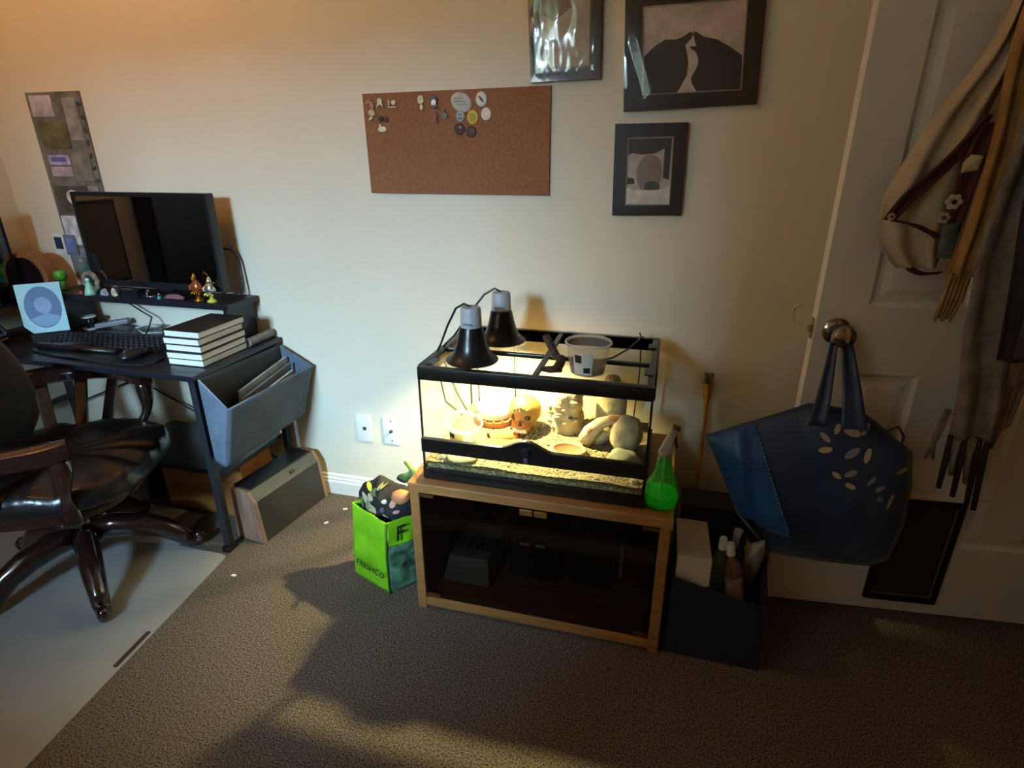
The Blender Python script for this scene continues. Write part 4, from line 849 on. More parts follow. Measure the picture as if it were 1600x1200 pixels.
ribbon('green_print', M('print_green', '4a5648', 0.9, var=0.3, scale=40), t, [(0.590, 1.495, 1.16), (0.592, 1.494, 1.12), (0.594, 1.497, 1.085)], [0.03, 0.034, 0.028], 0.002, 1, 1.0, 6, 10)
ribbon('maroon_border', m_maroon, t, [(0.535, 1.515, 1.058), (0.565, 1.514, 1.046), (0.600, 1.515, 1.05)], [0.012, 0.016, 0.016], 0.003, 1, 0.5, 6, 14)

m_must = M('scarf_mustard', '8a6434', 0.95, var=0.25, scale=14, bump=0.2, bscale=200)
t = thing('mustard_scarf', 'long mustard brown scarf with frayed end hanging on the door', 'scarf', (0.63, 1.49, 0.94))
ribbon('scarf_cloth', m_must, t, [(0.655, 1.535, 1.725), (0.640, 1.510, 1.52), (0.645, 1.495, 1.33), (0.638, 1.485, 1.18), (0.628, 1.485, 1.05)], [0.03, 0.045, 0.05, 0.045, 0.04], 0.007, 1.5, 1.0, 14, 40)
for k in range(5):
    x = 0.612+k*0.0085; G().tube([(x, 1.485, 1.055), (x-0.004, 1.483, 1.0), (x-0.008-0.001*k, 1.485, 0.945+0.006*(k % 2))], [0.005, 0.005, 0.003], 6).build('tassel', m_must, t, smooth=True)

m_grey = M('scarf_grey', '6f6559', 0.95, var=0.3, scale=22, bump=0.3, bscale=160)
t = thing('grey_knit_scarf', 'grey knitted scarf with dark tassels hanging lowest on the door', 'scarf', (0.73, 1.48, 0.5))
ribbon('scarf_cloth', m_grey, t, [(0.720, 1.535, 1.725), (0.700, 1.495, 1.45), (0.685, 1.475, 1.15), (0.705, 1.470, 0.95), (0.728, 1.472, 0.80), (0.738, 1.475, 0.665)], [0.04, 0.06, 0.085, 0.10, 0.095, 0.085], 0.008, 1.5, 2.0)
for k in range(6):
    x = 0.699+k*0.0155; dk = k % 2 == 0 or k == 5
    G().tube([(x, 1.475, 0.672), (x+0.004, 1.473, 0.60), (x+0.008+0.002*k, 1.476, 0.525-0.010*k+0.05*(not dk))], [0.006, 0.0075, 0.006], 7).build('tassel', M('tassel_dark', '1c1610', 0.9) if dk else m_grey, t, smooth=True)
for k in range(2):
    G().tube([(0.684-k*0.008, 1.478, 0.735), (0.674-k*0.006, 1.478, 0.66), (0.662+k*0.016, 1.48, 0.60)], [0.004, 0.005, 0.004], 6).build('tassel', m_grey, t, smooth=True)
t = thing('dark_scarf', 'black and plum striped wrap at the right edge of the door', 'scarf', (0.76, 1.45, 0.86))
ribbon('scarf_cloth', M('wrap_black', '17131a', 0.9, var=0.3, scale=12), t, [(0.745, 1.53, 1.725), (0.735, 1.465, 1.50), (0.725, 1.440, 1.25), (0.745, 1.434, 1.05), (0.765, 1.436, 0.875)], [0.05, 0.07, 0.085, 0.08, 0.075], 0.008, 2, 0.3)
ribbon('plum_stripe', M('wrap_plum', '3a2c3c', 0.9, var=0.2), t, [(0.735, 1.424, 1.12), (0.748, 1.418, 1.0), (0.757, 1.420, 0.885)], [0.016, 0.022, 0.022], 0.002, 1, 0, 6, 16)
t = thing('pink_scarf', 'pale brown scarf with twisted fringe behind the black wrap', 'scarf', (0.81, 1.50, 0.56))
m_pk = M('scarf_pink', '7d6453', 0.95, var=0.25, scale=16)
ribbon('scarf_cloth', m_pk, t, [(0.79, 1.535, 1.725), (0.80, 1.51, 1.40), (0.81, 1.50, 1.05), (0.812, 1.50, 0.80)], [0.04, 0.06, 0.06, 0.055], 0.006, 1.5, 1.4)
for k in range(3): G().tube([(0.795+k*0.014, 1.50, 0.805), (0.795+k*0.011, 1.498, 0.70), (0.792+k*0.008, 1.50, 0.585+0.05*k)], [0.006, 0.006, 0.004], 7).build('tassel', m_pk, t, smooth=True)
t = thing('dark_coat', 'dark coat sleeve hanging at the far right of the door', 'coat', (0.86, 1.5, 0.8))
ribbon('sleeve', M('coat_black', '111013', 0.9, var=0.25), t, [(0.82, 1.53, 1.725), (0.87, 1.50, 1.45), (0.91, 1.49, 1.15), (0.925, 1.49, 0.83)], [0.05, 0.09, 0.10, 0.09], 0.012, 1.2, 0.1)

# ------------------------------------------------------------------ green shopping bag beside the cabinet
t = thing('shopping_bag', 'bright lime green reusable shopping bag on the carpet beside the cabinet', 'bag', (-0.80, 1.40, 0))
m_lime = M('lime_poly', '7fc21a', 0.42, var=0.14, scale=12, bump=0.25, bscale=20)
m_bagdark = M('bag_photo_print', '1f4a35', 0.42, var=0.7, col2='6c9a7c', scale=26)
A, B, C_, D_ = Vector((-0.915, 1.376, 0)), Vector((-0.757, 1.314, 0)), Vector((-0.668, 1.425, 0)), Vector((-0.83, 1.49, 0))
A2, B2, C2, D2 = Vector((-0.893, 1.372, 0.283)), Vector((-0.748, 1.312, 0.270)), Vector((-0.664, 1.42, 0.265)), Vector((-0.80, 1.48, 0.29))
def wallp(nm, p0, p1, q0, q1, mat, z0=0.0, z1=1.0, amp=0.006, seed=0):
    n = (p1-p0).cross(Vector((0, 0, 1))).normalized()
    def fn(u, v):
        vv = z0+(z1-z0)*v; p = p0.lerp(p1, u).lerp(q0.lerp(q1, u), vv)
        return p+n*(amp*noise.noise(Vector((u*3+seed, vv*4, seed)))*1.5+amp*0.8*math.sin(PI*u))*math.sin(PI*min(0.98, max(0.02, vv*0.9+0.06)))
    o = G().grid(fn, 18, 22).build(nm, mat, t, smooth=True); md = o.modifiers.new('thick', 'SOLIDIFY'); md.thickness = 0.0025; md.offset = -1
    return fn
wallp('side_gusset', A, B, A2, B2, m_lime, seed=1)
wallp('front_top', B, C_, B2, C2, m_lime, 0.66, 1.0, seed=2); wallp('front_photo', B, C_, B2, C2, m_bagdark, 0.0, 0.66, seed=2)
wallp('side_gusset', C_, D_, C2, D2, m_lime, seed=3); wallp('back_side', D_, A, D2, A2, m_lime, seed=4)
G().tube([B+Vector((0, -0.003, 0.002)), B.lerp(B2, 0.5)+Vector((-0.004, -0.004, 0)), B2+Vector((0, -0.002, 0))], 0.003, 6).build('piping', M('piping_dark', '4a7a14', 0.5), t, smooth=True)
G().prism([(p.x, p.y) for p in (A, B, C_, D_)], 0.001, 0.004, axis='z').build('base_panel', m_lime, t)
m_ink = M('ink_dark', '10240c', 0.6)
n1 = (B-A).cross(Vector((0, 0, 1))).normalized(); n2 = (C_-B).cross(Vector((0, 0, 1))).normalized()
def onface(p0, p1, q0, q1, u, v, d): 
    n = (p1-p0).cross(Vector((0, 0, 1))).normalized(); return p0.lerp(p1, u).lerp(q0.lerp(q1, u), v)+n*d
text('lettering', 'FRESHCO', 0.031, frameT(onface(A, B, A2, B2, 0.56, 0.27, 0.016), B-A, Vector((-0.05, 0, 1))), m_ink, t, shear=0.15)
text('lettering', 'F', 0.075, frameT(onface(B, C_, B2, C2, 0.28, 0.83, 0.012), C_-B, Vector((0, 0, 1))), m_ink, t, shear=0.1)
bun = G().pillow([(-0.895, 0.215), (-0.70, 0.20), (-0.665, 0.25), (-0.672, 0.315), (-0.72, 0.345), (-0.775, 0.355), (-0.81, 0.372), (-0.835, 0.35), (-0.87, 0.335), (-0.893, 0.295)], 1.415, 0.066, 0.05, 10, 72, 2.2, lambda x, z, s: 0.02*noise.noise(Vector((x*16, z*16, s)))+0.008*noise.noise(Vector((x*45, z*45, s))))
bt_ = thing('floral_cloth', 'crumpled black cloth with pale flowers stuffed in the green shopping bag', 'cloth', (-0.79, 1.415, 0.2))
bo = bun.build('cloth', M('floral_black', '191715', 0.8, var=0.3, scale=14), bt_, smooth=True)
bt2 = BVHTree.FromPolygons([v.co.copy() for v in bo.data.vertices], [list(p.vertices) for p in bo.data.polygons]); bi = world(bt_).inverted()
for x, z, a, b, q, col in ((-0.845, 0.302, 0.026, 0.012, -0.3, 'bdb694'), (-0.84, 0.335, 0.016, 0.007, -0.3, 'c3d02f'), (-0.858, 0.262, 0.010, 0.009, 0, 'd08a78'), (-0.818, 0.275, 0.014, 0.020, 0.5, 'a8a084'), (-0.77, 0.265, 0.012, 0.011, 0.4, 'aaa690'), (-0.81, 0.333, 0.022, 0.010, 0.5, '6f7648'), (-0.80, 0.24, 0.011, 0.006, 0, 'b0aca0'), (-0.745, 0.31, 0.012, 0.010, 0.9, 'cf9a80'), (-0.835, 0.29, 0.016, 0.009, -1.0, '7d7a58'), (-0.73, 0.29, 0.010, 0.006, 0.2, 'c98f8a'), (-0.775, 0.31, 0.009, 0.006, 0, 'b8b4a8'), (-0.762, 0.232, 0.009, 0.006, 0.3, '8a8880'), (-0.865, 0.28, 0.012, 0.018, 0.2, '5f6a44'), (-0.79, 0.35, 0.016, 0.007, 0.6, '8a8c5a'), (-0.825, 0.315, 0.013, 0.008, -0.4, 'b9b28c'), (-0.78, 0.285, 0.012, 0.007, 0.8, '5c5568'), (-0.74, 0.255, 0.012, 0.008, -0.3, '6a6258')):
    vs = []
    for px, pz in ell(x, z, a, b, 9, q)+[(x, z)]:
        h = bt2.ray_cast(bi @ Vector((px, 1.1, pz)), Vector((0, 1, 0)))[0]; vs.append((world(bt_) @ h if h is not None else Vector((px, 1.36, pz)))+Vector((0, -0.002, 0)))
    G().add(vs, [(i, (i+1) % 9, 9) for i in range(9)]).build('flower_print', M('flower_'+col, col, 0.8), bt_)
tag(G().ball((-0.722, 1.375, 0.330), 0.026, 16, sx=1.2, sz=0.85, nz=0.15).build('peach_ball', M('peach', 'b9794e', 0.6, var=0.2), smooth=True, origin=(-0.722, 1.375, 0.308)), 'small round peach-coloured bundle on top of the black floral cloth', 'ball')
lf = thing('leafy_cloth', 'green leafy cloth poking up behind the floral cloth by the cabinet', 'cloth', (-0.73, 1.47, 0.25))
for k, (x, z, a, b, q, col) in enumerate(((-0.745, 0.345, 0.045, 0.016, 0.5, '4f6a3a'), (-0.715, 0.365, 0.05, 0.014, -0.5, '8fa84a'), (-0.73, 0.325, 0.045, 0.018, 0.1, '7fb43c'), (-0.705, 0.34, 0.04, 0.014, 0.9, '3d5a34'), (-0.69, 0.31, 0.03, 0.03, 0.2, '5d7a3a'))):
    vs = [(px, 1.465+0.008*k-0.010*math.cos(4*(px-x)/a), pz) for px, pz in ell(x, z, a, b, 14, q)]+[(x, 1.452+0.008*k, z)]
    o = G().add(vs, [(i, (i+1) % 14, 14) for i in range(14)]).build('leaf', M('leafcloth_'+col, col, 0.7, var=0.25, scale=20), lf, smooth=True); md = o.modifiers.new('thick', 'SOLIDIFY'); md.thickness = 0.003
G().tube([(-0.70, 1.475, 0.19), (-0.71, 1.474, 0.25), (-0.715, 1.475, 0.33)], [0.03, 0.03, 0.02], 10).build('bundle', M('leafcloth_4f6a3a', '4f6a3a', 0.7), lf, smooth=True)
for k, (x, y, a) in enumerate(((-1.141, 1.70, 0.4), (-1.300, 1.258, 0.1), (-1.164, 1.60, 1.0))):
    R = rotz(a); o = G().obox((x, y, 0.0035), (0.016, 0.008, 0.004), R).build('paper_scrap', m_paper, bevel=0.001, origin=(x, y, 0.0015))
    tag(o, ['tiny white paper scrap on carpet near the baseboard', 'tiny white paper scrap on carpet by the chair mat', 'tiny white paper scrap on carpet between dark box and green bag'][k], 'paper scrap', 'scraps on the carpet')

# ------------------------------------------------------------------ desk
DX0, DX1, DY0, DY1, DZ = -2.515, -1.390, 1.355, 1.800, 0.665
t = thing('desk', 'black desk with metal legs along the back wall', 'desk', (-1.95, 1.58, 0))
G().box(DX0, DX1, DY0, DY1, DZ-0.018, DZ).build('desktop', m_desk, t, bevel=0.003)
for x0 in (DX0+0.01, DX1-0.034):
    for y0 in (DY0+0.012, DY1-0.04):
        lg = G().box(x0, x0+0.024, y0, y0+0.024, 0.02, DZ-0.0182).build('leg', m_deskmetal, t, bevel=0.002)
        G().box(x0-0.004, x0+0.028, y0-0.012, y0+0.036, 0.0, 0.02).build('foot', m_black, lg, bevel=0.004)
    G().box(x0+0.003, x0+0.021, DY0+0.037, DY1-0.041, 0.315, 0.335).build('side_rail', m_deskmetal, t)
    G().box(x0+0.003, x0+0.021, DY0+0.037, DY1-0.041, DZ-0.045, DZ-0.0184).build('side_rail', m_deskmetal, t)
G().box(-1.95, DX1-0.036, 1.44, DY1-0.045, 0.255, 0.273).build('lower_shelf', m_desk, t, bevel=0.002)
G().box(-1.95, -1.93, 1.56, DY1-0.045, 0.0, 0.2548).build('shelf_support', m_deskmetal, t)
for a, b in (((-2.49, 0.61), (-1.43, 0.12)), ((-2.49, 0.28), (-1.60, 0.645))):
    G().tube([(a[0], 1.778, a[1]), (b[0], 1.778, b[1])], 0.004, 6).build('cross_brace', m_deskmetal, t)
# dark fabric side panel inside the right frame
G().box(DX1-0.030, DX1-0.026, DY0+0.04, DY1-0.045, 0.34, DZ-0.046).build('side_sheet', M('side_sheet', '2c302c', 0.6, var=0.15), t)

# monitor riser
t = rs = thing('monitor_riser', 'black wooden riser shelf on the back of the desk', 'riser', (-1.9, 1.72, DZ))
RX0, RX1, RY0, RY1, RZ = -2.290, -1.462, 1.640, 1.798, 0.822
G().box(RX0, RX1, RY0, RY1, RZ-0.022, RZ).build('riser_top', m_desk, t, bevel=0.003)
for x in (RX0+0.02, RX1-0.034): G().box(x, x+0.014, RY0+0.012, RY1-0.004, DZ+0.0003, RZ-0.0222).build('riser_leg', m_desk, t)

# monitor
t = thing('computer_monitor', 'wide black computer monitor on the riser shelf', 'monitor', (-1.80, 1.72, RZ))
MX0, MX1, MZA, MZB, MY = -2.09, -1.508, 0.853, 1.187, 1.690
G().box(MX0, MX1, MY+0.002, MY+0.032, MZA, MZB).build('housing', m_black, t, bevel=0.004)
for a, b, c, d in ((MX0, MX1, MZB-0.014, MZB), (MX0, MX1, MZA, MZA+0.022), (MX0, MX0+0.014, MZA+0.022, MZB-0.014), (MX1-0.014, MX1, MZA+0.022, MZB-0.014)):
    G().box(a, b, MY-0.003, MY+0.002, c, d).build('bezel', m_black, t, bevel=0.001)
G().box(MX0+0.014, MX1-0.014, MY-0.0005, MY+0.002, MZA+0.022, MZB-0.014).build('screen', m_screen, t)
G().box(-1.83, -1.77, MY+0.032, MY+0.06, RZ+0.010, 1.0).build('stand_neck', m_black, t, bevel=0.003)
G().lathe([(0.0, 0), (0.11, 0.0), (0.11, 0.006), (0.09, 0.012), (0.0, 0.014)], (-1.80, 1.722, RZ+0.0004), 32, sy=0.62).build('stand_base', m_black, t, smooth='auto')
tag(G().tube([(-1.545, 1.738, 1.0), (-1.52, 1.775, 0.99), (-1.508, 1.79, 0.95), (-1.503, 1.785, 0.87), (-1.50, 1.765, 0.834), (-1.52, 1.75, 0.8265)], 0.0042, 8).build('monitor_cable', m_black, smooth=True, origin=(-1.50, 1.765, RZ)), 'black cable looping down at the right of the monitor', 'cable')

# second screen at the left end
t = thing('side_monitor', 'second black screen at the left end of the desk, cut by the frame', 'monitor', (-2.42, 1.50, DZ))
G().box(-2.445, -2.408, 1.24, 1.655, 0.77, 1.13).build('housing', m_black, t, bevel=0.004)
G().box(-2.408, -2.406, 1.255, 1.64, 0.785, 1.115).build('screen', m_screen, t)
G().box(-2.44, -2.42, 1.49, 1.53, DZ+0.012, 0.77).build('stand_neck', m_black, t); G().box(-2.48, -2.37, 1.43, 1.58, DZ+0.0003, DZ+0.012).build('stand_base', m_black, t, bevel=0.003)

# keyboard, pad, mouse
t = thing('keyboard', 'black computer keyboard on the desk in front of the riser', 'keyboard', (-1.93, 1.56, DZ), 0.10)
G().hexa([(-0.24, -0.075, 0.0005), (0.24, -0.075, 0.0005), (0.24, 0.075, 0.0005), (-0.24, 0.075, 0.0005)], [(-0.235, -0.07, 0.012), (0.235, -0.07, 0.012), (0.235, 0.07, 0.022), (-0.235, 0.07, 0.022)]).build('case', m_blackmat, t, local=True, bevel=0.003)
kp = G().hexa([(-0.008, -0.008, 0), (0.008, -0.008, 0), (0.008, 0.008, 0), (-0.008, 0.008, 0)], [(-0.006, -0.006, 0.007), (0.006, -0.006, 0.007), (0.006, 0.006, 0.007), (-0.006, 0.006, 0.007)]).mesh('key', M('key_black', '1c1b1e', 0.5, var=0.2))
for r in range(5):
    for k in range(22):
        if r == 0 and 4 < k < 9: continue
        o = bpy.data.objects.new('key', kp); COL.objects.link(o); o.parent = t; o.location = (-0.2215+k*0.0211, -0.052+r*0.0245, 0.0128+0.0017*r*1.02)
G().box(-0.134, -0.036, -0.061, -0.044, 0.0126, 0.0195).build('space_bar', M('key_black', '1c1b1e', 0.5), t, local=True)
t = thing('mouse_pad', 'dark padded mouse and wrist rest along the desk front edge', 'mouse pad', (-1.85, 1.43, DZ))
G().prism([(-2.13, 1.425), (-1.98, 1.40), (-1.72, 1.385), (-1.625, 1.395), (-1.600, 1.43), (-1.615, 1.48), (-1.70, 1.50), (-1.95, 1.485), (-2.12, 1.47)], DZ+0.0003, DZ+0.007, axis='z').build('pad', M('pad_green_black', '1a211f', 0.3, var=0.2), t, bevel=0.003)
G().tube([(-2.13, 1.455, DZ+0.016), (-2.0, 1.463, DZ+0.017), (-1.80, 1.468, DZ+0.016)], [0.016, 0.018, 0.014], 10, flat=0.6).build('wrist_roll', M('pad_leather', '18151a', 0.35), t, smooth=True)
t = thing('computer_mouse', 'black computer mouse on the pad beside the books', 'mouse', (-1.705, 1.445, DZ+0.0072))
G().ball((-1.705, 1.445, DZ+0.0072+0.013), 0.03, 20, sx=1.0, sy=1.65, sz=0.62).build('mouse_shell', m_black, t, smooth=True)
G().lathe([(0.006, -0.003), (0.006, 0.003)], (-1.705, 1.42, DZ+0.036), 12, R=Matrix.Rotation(PI/2, 3, 'Y')).build('scroll_wheel', M('wheel_grey', '55555a', 0.4), t)

# five black books
bx = [(0.0, 0.0, 0.0), (0.004, -0.006, 0.012), (0.0, 0.002, -0.006), (-0.004, 0.0, 0.01), (0.002, 0.004, -0.006)]
names = ['lowest', 'second from the bottom', 'middle', 'second from the top', 'topmost']
for k, (dx, dy, a) in enumerate(bx):
    z = DZ+0.0005+k*0.0236
    t = thing('book', f'thick black-covered book, {names[k]} of the stack of five on the desk', 'book', (-1.488+dx, 1.545+dy, z), a, 'stack of black books')
    for zz in (0.0, 0.0211): G().box(-0.070, 0.070, -0.108, 0.108, zz, zz+0.0022).build('cover_board', M('book_cover', '16130f', 0.5, var=0.2), t, local=True, bevel=0.0006)
    G().box(-0.070, -0.067, -0.108, 0.108, 0.0023, 0.021).build('spine', M('book_cover', '16130f', 0.5, var=0.2), t, local=True)
    G().box(-0.0668, 0.0665, -0.1045, 0.1045, 0.0023, 0.021).build('page_block', m_paper, t, local=True)

# pale blue card with an oval portrait
e_ = Vector((0.745, 0.667, 0)).normalized(); nf_ = Vector((0.667, -0.745, 0)).normalized(); upv = (Vector((0, 0, 1))*math.cos(0.2)-nf_*math.sin(0.2)).normalized(); nn = e_.cross(upv)
B0 = Vector((-2.262, 1.510, 0.694))
t = thing('portrait_card', 'pale blue card with a blue oval portrait propped at left of the keyboard', 'picture', (-2.21, 1.56, DZ))
def card(pts, d0, d1): 
    g = G(); n = len(pts); vs = [B0+e_*a+upv*b+nn*d for d in (d0, d1) for a, b in pts]
    return g.add(vs, [tuple(range(n)), tuple(range(2*n-1, n-1, -1))]+[(i, i+n, (i+1) % n+n, (i+1) % n) for i in range(n)])
card([(0.026, 0.0), (0.137, 0.0), (0.137, 0.181), (0.0, 0.181), (0.002, 0.028)], -0.004, 0.0).build('card_board', M('card_blue', 'a5dce8', 0.45, var=0.1, scale=10), t, bevel=0.001)
card(ell(0.072, 0.093, 0.055, 0.076, 40), 0.0, 0.0012).build('oval_print', M('portrait_blue', '4a72a4', 0.5, var=0.12, scale=16), t)
card(ell(0.073, 0.100, 0.026, 0.030, 24), 0.0013, 0.002).build('face_print', M('portrait_face', '86a8d2', 0.5, var=0.12, scale=30), t)
card([(0.035, 0.055)]+[(0.073+0.046*math.cos(PI+q), 0.066+0.044*math.sin(PI+q)) for q in [PI*i/12 for i in range(1, 12)]]+[(0.112, 0.058), (0.08, 0.072)], 0.0013, 0.0018).build('body_print', M('portrait_body', '79a3d0', 0.5, var=0.08), t)
G().hexa([B0+e_*0.05-nf_*0.075+Vector((0, 0, DZ+0.0003-B0.z)), B0+e_*0.09-nf_*0.075+Vector((0, 0, DZ+0.0003-B0.z)), B0+e_*0.09-nf_*0.07+Vector((0, 0, DZ+0.0003-B0.z)), B0+e_*0.05-nf_*0.07+Vector((0, 0, DZ+0.0003-B0.z))],
    [B0+e_*0.05+upv*0.12-nn*0.008, B0+e_*0.09+upv*0.12-nn*0.008, B0+e_*0.09+upv*0.12-nn*0.004, B0+e_*0.05+upv*0.12-nn*0.004]).build('easel_strut', m_paper, t)
G().obox(B0+e_*0.075+Vector((0, 0, (DZ+0.0003-B0.z)/2-0.001)), (0.11, 0.03, B0.z-DZ-0.003), rotz(math.atan2(e_.y, e_.x))).build('stand_block', m_blackmat, t)

# arched wooden clock at the left
t = thing('arched_frame', 'arched tan wooden frame with a dark glossy face at the left end', 'frame', (-2.40, 1.70, DZ))
ac = [(-2.495, DZ+0.0004), (-2.295, DZ+0.0004)]+[(-2.395+0.10*math.cos(q), 0.865+0.10*math.sin(q)) for q in [PI*i/18 for i in range(19)]]
G().prism(ac, 1.672, 1.73).build('case', M('tan_wood', '8a5a34', 0.4, var=0.2, scale=6), t, bevel=0.004)
G().prism([(-2.475, DZ+0.03), (-2.315, DZ+0.03)]+[(-2.395+0.08*math.cos(q), 0.865+0.08*math.sin(q)) for q in [PI*i/18 for i in range(19)]], 1.668, 1.672).build('face', M('plum_gloss', '1e1419', 0.08, var=0.2), t)
t = thing('dark_vase', 'dark brown glossy round vase at the left edge of the desk', 'vase', (-2.295, 1.415, DZ))
G().lathe([(0, 0.0004), (0.035, 0.0004), (0.05, 0.03), (0.052, 0.06), (0.035, 0.09), (0.022, 0.105), (0.026, 0.118), (0.02, 0.118), (0.016, 0.1)], (-2.295, 1.415, DZ), 32).build('vase_body', M('vase_gloss', '2a1a1c', 0.1, var=0.3, coat=0.5), t, smooth=True)
G().lathe([(0.0505, 0.028), (0.0525, 0.034), (0.0505, 0.04)], (-2.295, 1.415, DZ), 32).build('copper_band', M('copper', 'b0764a', 0.2, metal=0.9), t, smooth=True)

# small things on the riser
def small(name, label, cat, loc, parts, grp='trinkets on the riser shelf'):
    t = thing(name, label, cat, loc, 0, grp)
    for nm, g, m, s in parts: g.build(nm, m, t, smooth=s)
    return t
z = RZ+0.0004
m_lgreen = M('glossy_green', '4f9a34', 0.2, var=0.2)
small('green_ornament', 'glossy green ornament at the left end of the riser', 'ornament', (-2.262, 1.70, z), [('fruit', G().lathe([(0, 0.006), (0.012, 0.002), (0.02, 0.012), (0.023, 0.028), (0.017, 0.042), (0.006, 0.041), (0, 0.036)], (-2.262, 1.70, z+0.032), 24), m_lgreen, True), ('foot', G().lathe([(0.018, 0), (0.018, 0.004), (0.008, 0.014), (0.012, 0.036), (0, 0.038)], (-2.262, 1.70, z), 20), m_lgreen, True)])
small('teal_box', 'small dark teal box standing behind the wreath figurine', 'box', (-2.17, 1.752, z), [('box_body', G().box(-2.20, -2.14, 1.745, 1.765, z, z+0.075), M('teal', '1f6458', 0.4), False), ('front_picture', G().box(-2.192, -2.148, 1.7435, 1.745, z+0.012, z+0.062), M('teal_dark', '17483f', 0.4, var=0.4, scale=40), False)])
small('glass_jar', 'small cloudy glass jar standing behind the teal box', 'jar', (-2.222, 1.772, z), [('jar_glass', G().lathe([(0, 0), (0.02, 0), (0.022, 0.05), (0.016, 0.085), (0.018, 0.10)], (-2.222, 1.772, z), 20), Mthin('jar_glass', (0.8, 0.88, 0.85), 1.2, body=0.3, bodycol='b4c8c0'), True), ('jar_lid', G().lathe([(0.019, 0.10), (0.019, 0.112), (0, 0.114)], (-2.222, 1.772, z), 20), M('lid_silver', '9aa39a', 0.3, metal=0.6), 'auto')])
wc = Vector((-2.083, 1.660, z+0.040))
small('wreath_figurine', 'pale green figurine standing within a woven twig wreath', 'figurine', (-2.083, 1.66, z), [
    ('wreath', G().tube([(wc.x+0.030*math.cos(q), wc.y+0.012+0.002*math.sin(9*q), wc.z+0.004+0.032*math.sin(q)) for q in [2*PI*i/40 for i in range(40)]], [0.0085+0.0018*math.sin(i*2.1) for i in range(40)], 8, closed=True), M('twig', '8d7a66', 0.9, var=0.4, scale=60, bump=0.6, bscale=90), True),
    ('gown', G().lathe([(0, 0), (0.021, 0.0), (0.019, 0.010), (0.012, 0.030), (0.008, 0.043), (0.005, 0.048)], (wc.x+0.004, wc.y-0.004, z), 20), M('jade', '8fc7ae', 0.35, var=0.15), True),
    ('head', G().ball((wc.x+0.004, wc.y-0.004, z+0.054), 0.0085, 14), M('jade_pale', 'b9d6c4', 0.4), True)])
small('red_bead', 'small red bead in front of the wreath figurine', 'bead', (-2.118, 1.650, z), [('bead', G().ball((-2.118, 1.650, z+0.0065), 0.0065, 12), M('coral', 'd0504a', 0.3), True)])
rr = random.Random(5)
for k, (x, y) in enumerate(((-2.030, 1.663), (-2.005, 1.657), (-1.985, 1.668), (-1.963, 1.658))):
    h = (0.022, 0.027, 0.024, 0.032)[k]; g = G(); R = Matrix.Rotation((0.5, -0.4, 0.3, -0.75)[k], 3, 'Y')
    g.lathe([(0.009, 0.0), (0.008, h*0.7), (0.0, h)], (x, y, z+0.001), 6, R=Matrix.Rotation((0.25, -0.2, 0.2, -0.35)[k], 3, 'Y'))
    g.lathe([(0.006, 0.0), (0.005, h*0.5), (0.0, h*0.75)], (x+0.009, y-0.004, z+0.001), 6, R=R)
    tag(g.build('crystal', M('crystal_grey' if k < 3 else 'crystal_cream', '8f959c' if k < 3 else 'c8bda2', 0.12, var=0.3, scale=80), origin=(x, y, z)), ['leftmost grey crystal cluster of four, beside the wreath figurine', 'second grey crystal cluster from the wreath figurine', 'third grey crystal cluster from the wreath figurine', 'cream pointed crystal beside the small black box on riser'][k], 'crystal', 'crystals on the riser shelf')
small('small_black_box', 'small black box with a silver top edge at front of the riser', 'box', (-1.885, 1.665, z), [('box_body', G().box(-1.925, -1.850, 1.648, 1.684, z, z+0.030), m_black, False), ('metal_strip', G().box(-1.920, -1.868, 1.647, 1.652, z+0.030, z+0.033), m_silver, False)])
small('silver_swan', 'small silver swan-shaped trinket right of the black box', 'trinket', (-1.80, 1.660, z), [('bowl', G().lathe([(0, 0.001), (0.014, 0.002), (0.021, 0.010), (0.02, 0.012), (0.012, 0.006), (0, 0.005)], (-1.80, 1.66, z), 20), m_silver, True), ('neck', G().tube([(-1.817, 1.66, z+0.009), (-1.823, 1.66, z+0.02), (-1.815, 1.66, z+0.028), (-1.808, 1.66, z+0.024)], [0.004, 0.003, 0.003, 0.002], 7), m_silver, True)])
small('teal_trinket', 'tiny teal and silver trinket on the riser by the pink cloth', 'trinket', (-1.763, 1.655, z), [('base', G().lathe([(0, 0), (0.009, 0), (0.007, 0.010), (0.0, 0.014)], (-1.763, 1.655, z), 14), M('teal_bright', '3f8a86', 0.25), True), ('knob', G().ball((-1.763, 1.655, z+0.017), 0.005, 10), m_silver, True)])
pk = G().pillow([(-1.748, z), (-1.665, z), (-1.66, z+0.010), (-1.69, z+0.021), (-1.73, z+0.018), (-1.75, z+0.008)], 1.665, 0.016, 0.016, 5, 36, 2, lambda x, zz, s: 0.003*noise.noise(Vector((x*90, zz*90, s))))
tag(pk.build('pink_cloth', M('dusty_pink', '7d5058', 0.9, var=0.2), smooth=True, origin=(-1.70, 1.665, z)), 'folded dusty pink cloth lying on the riser', 'cloth')
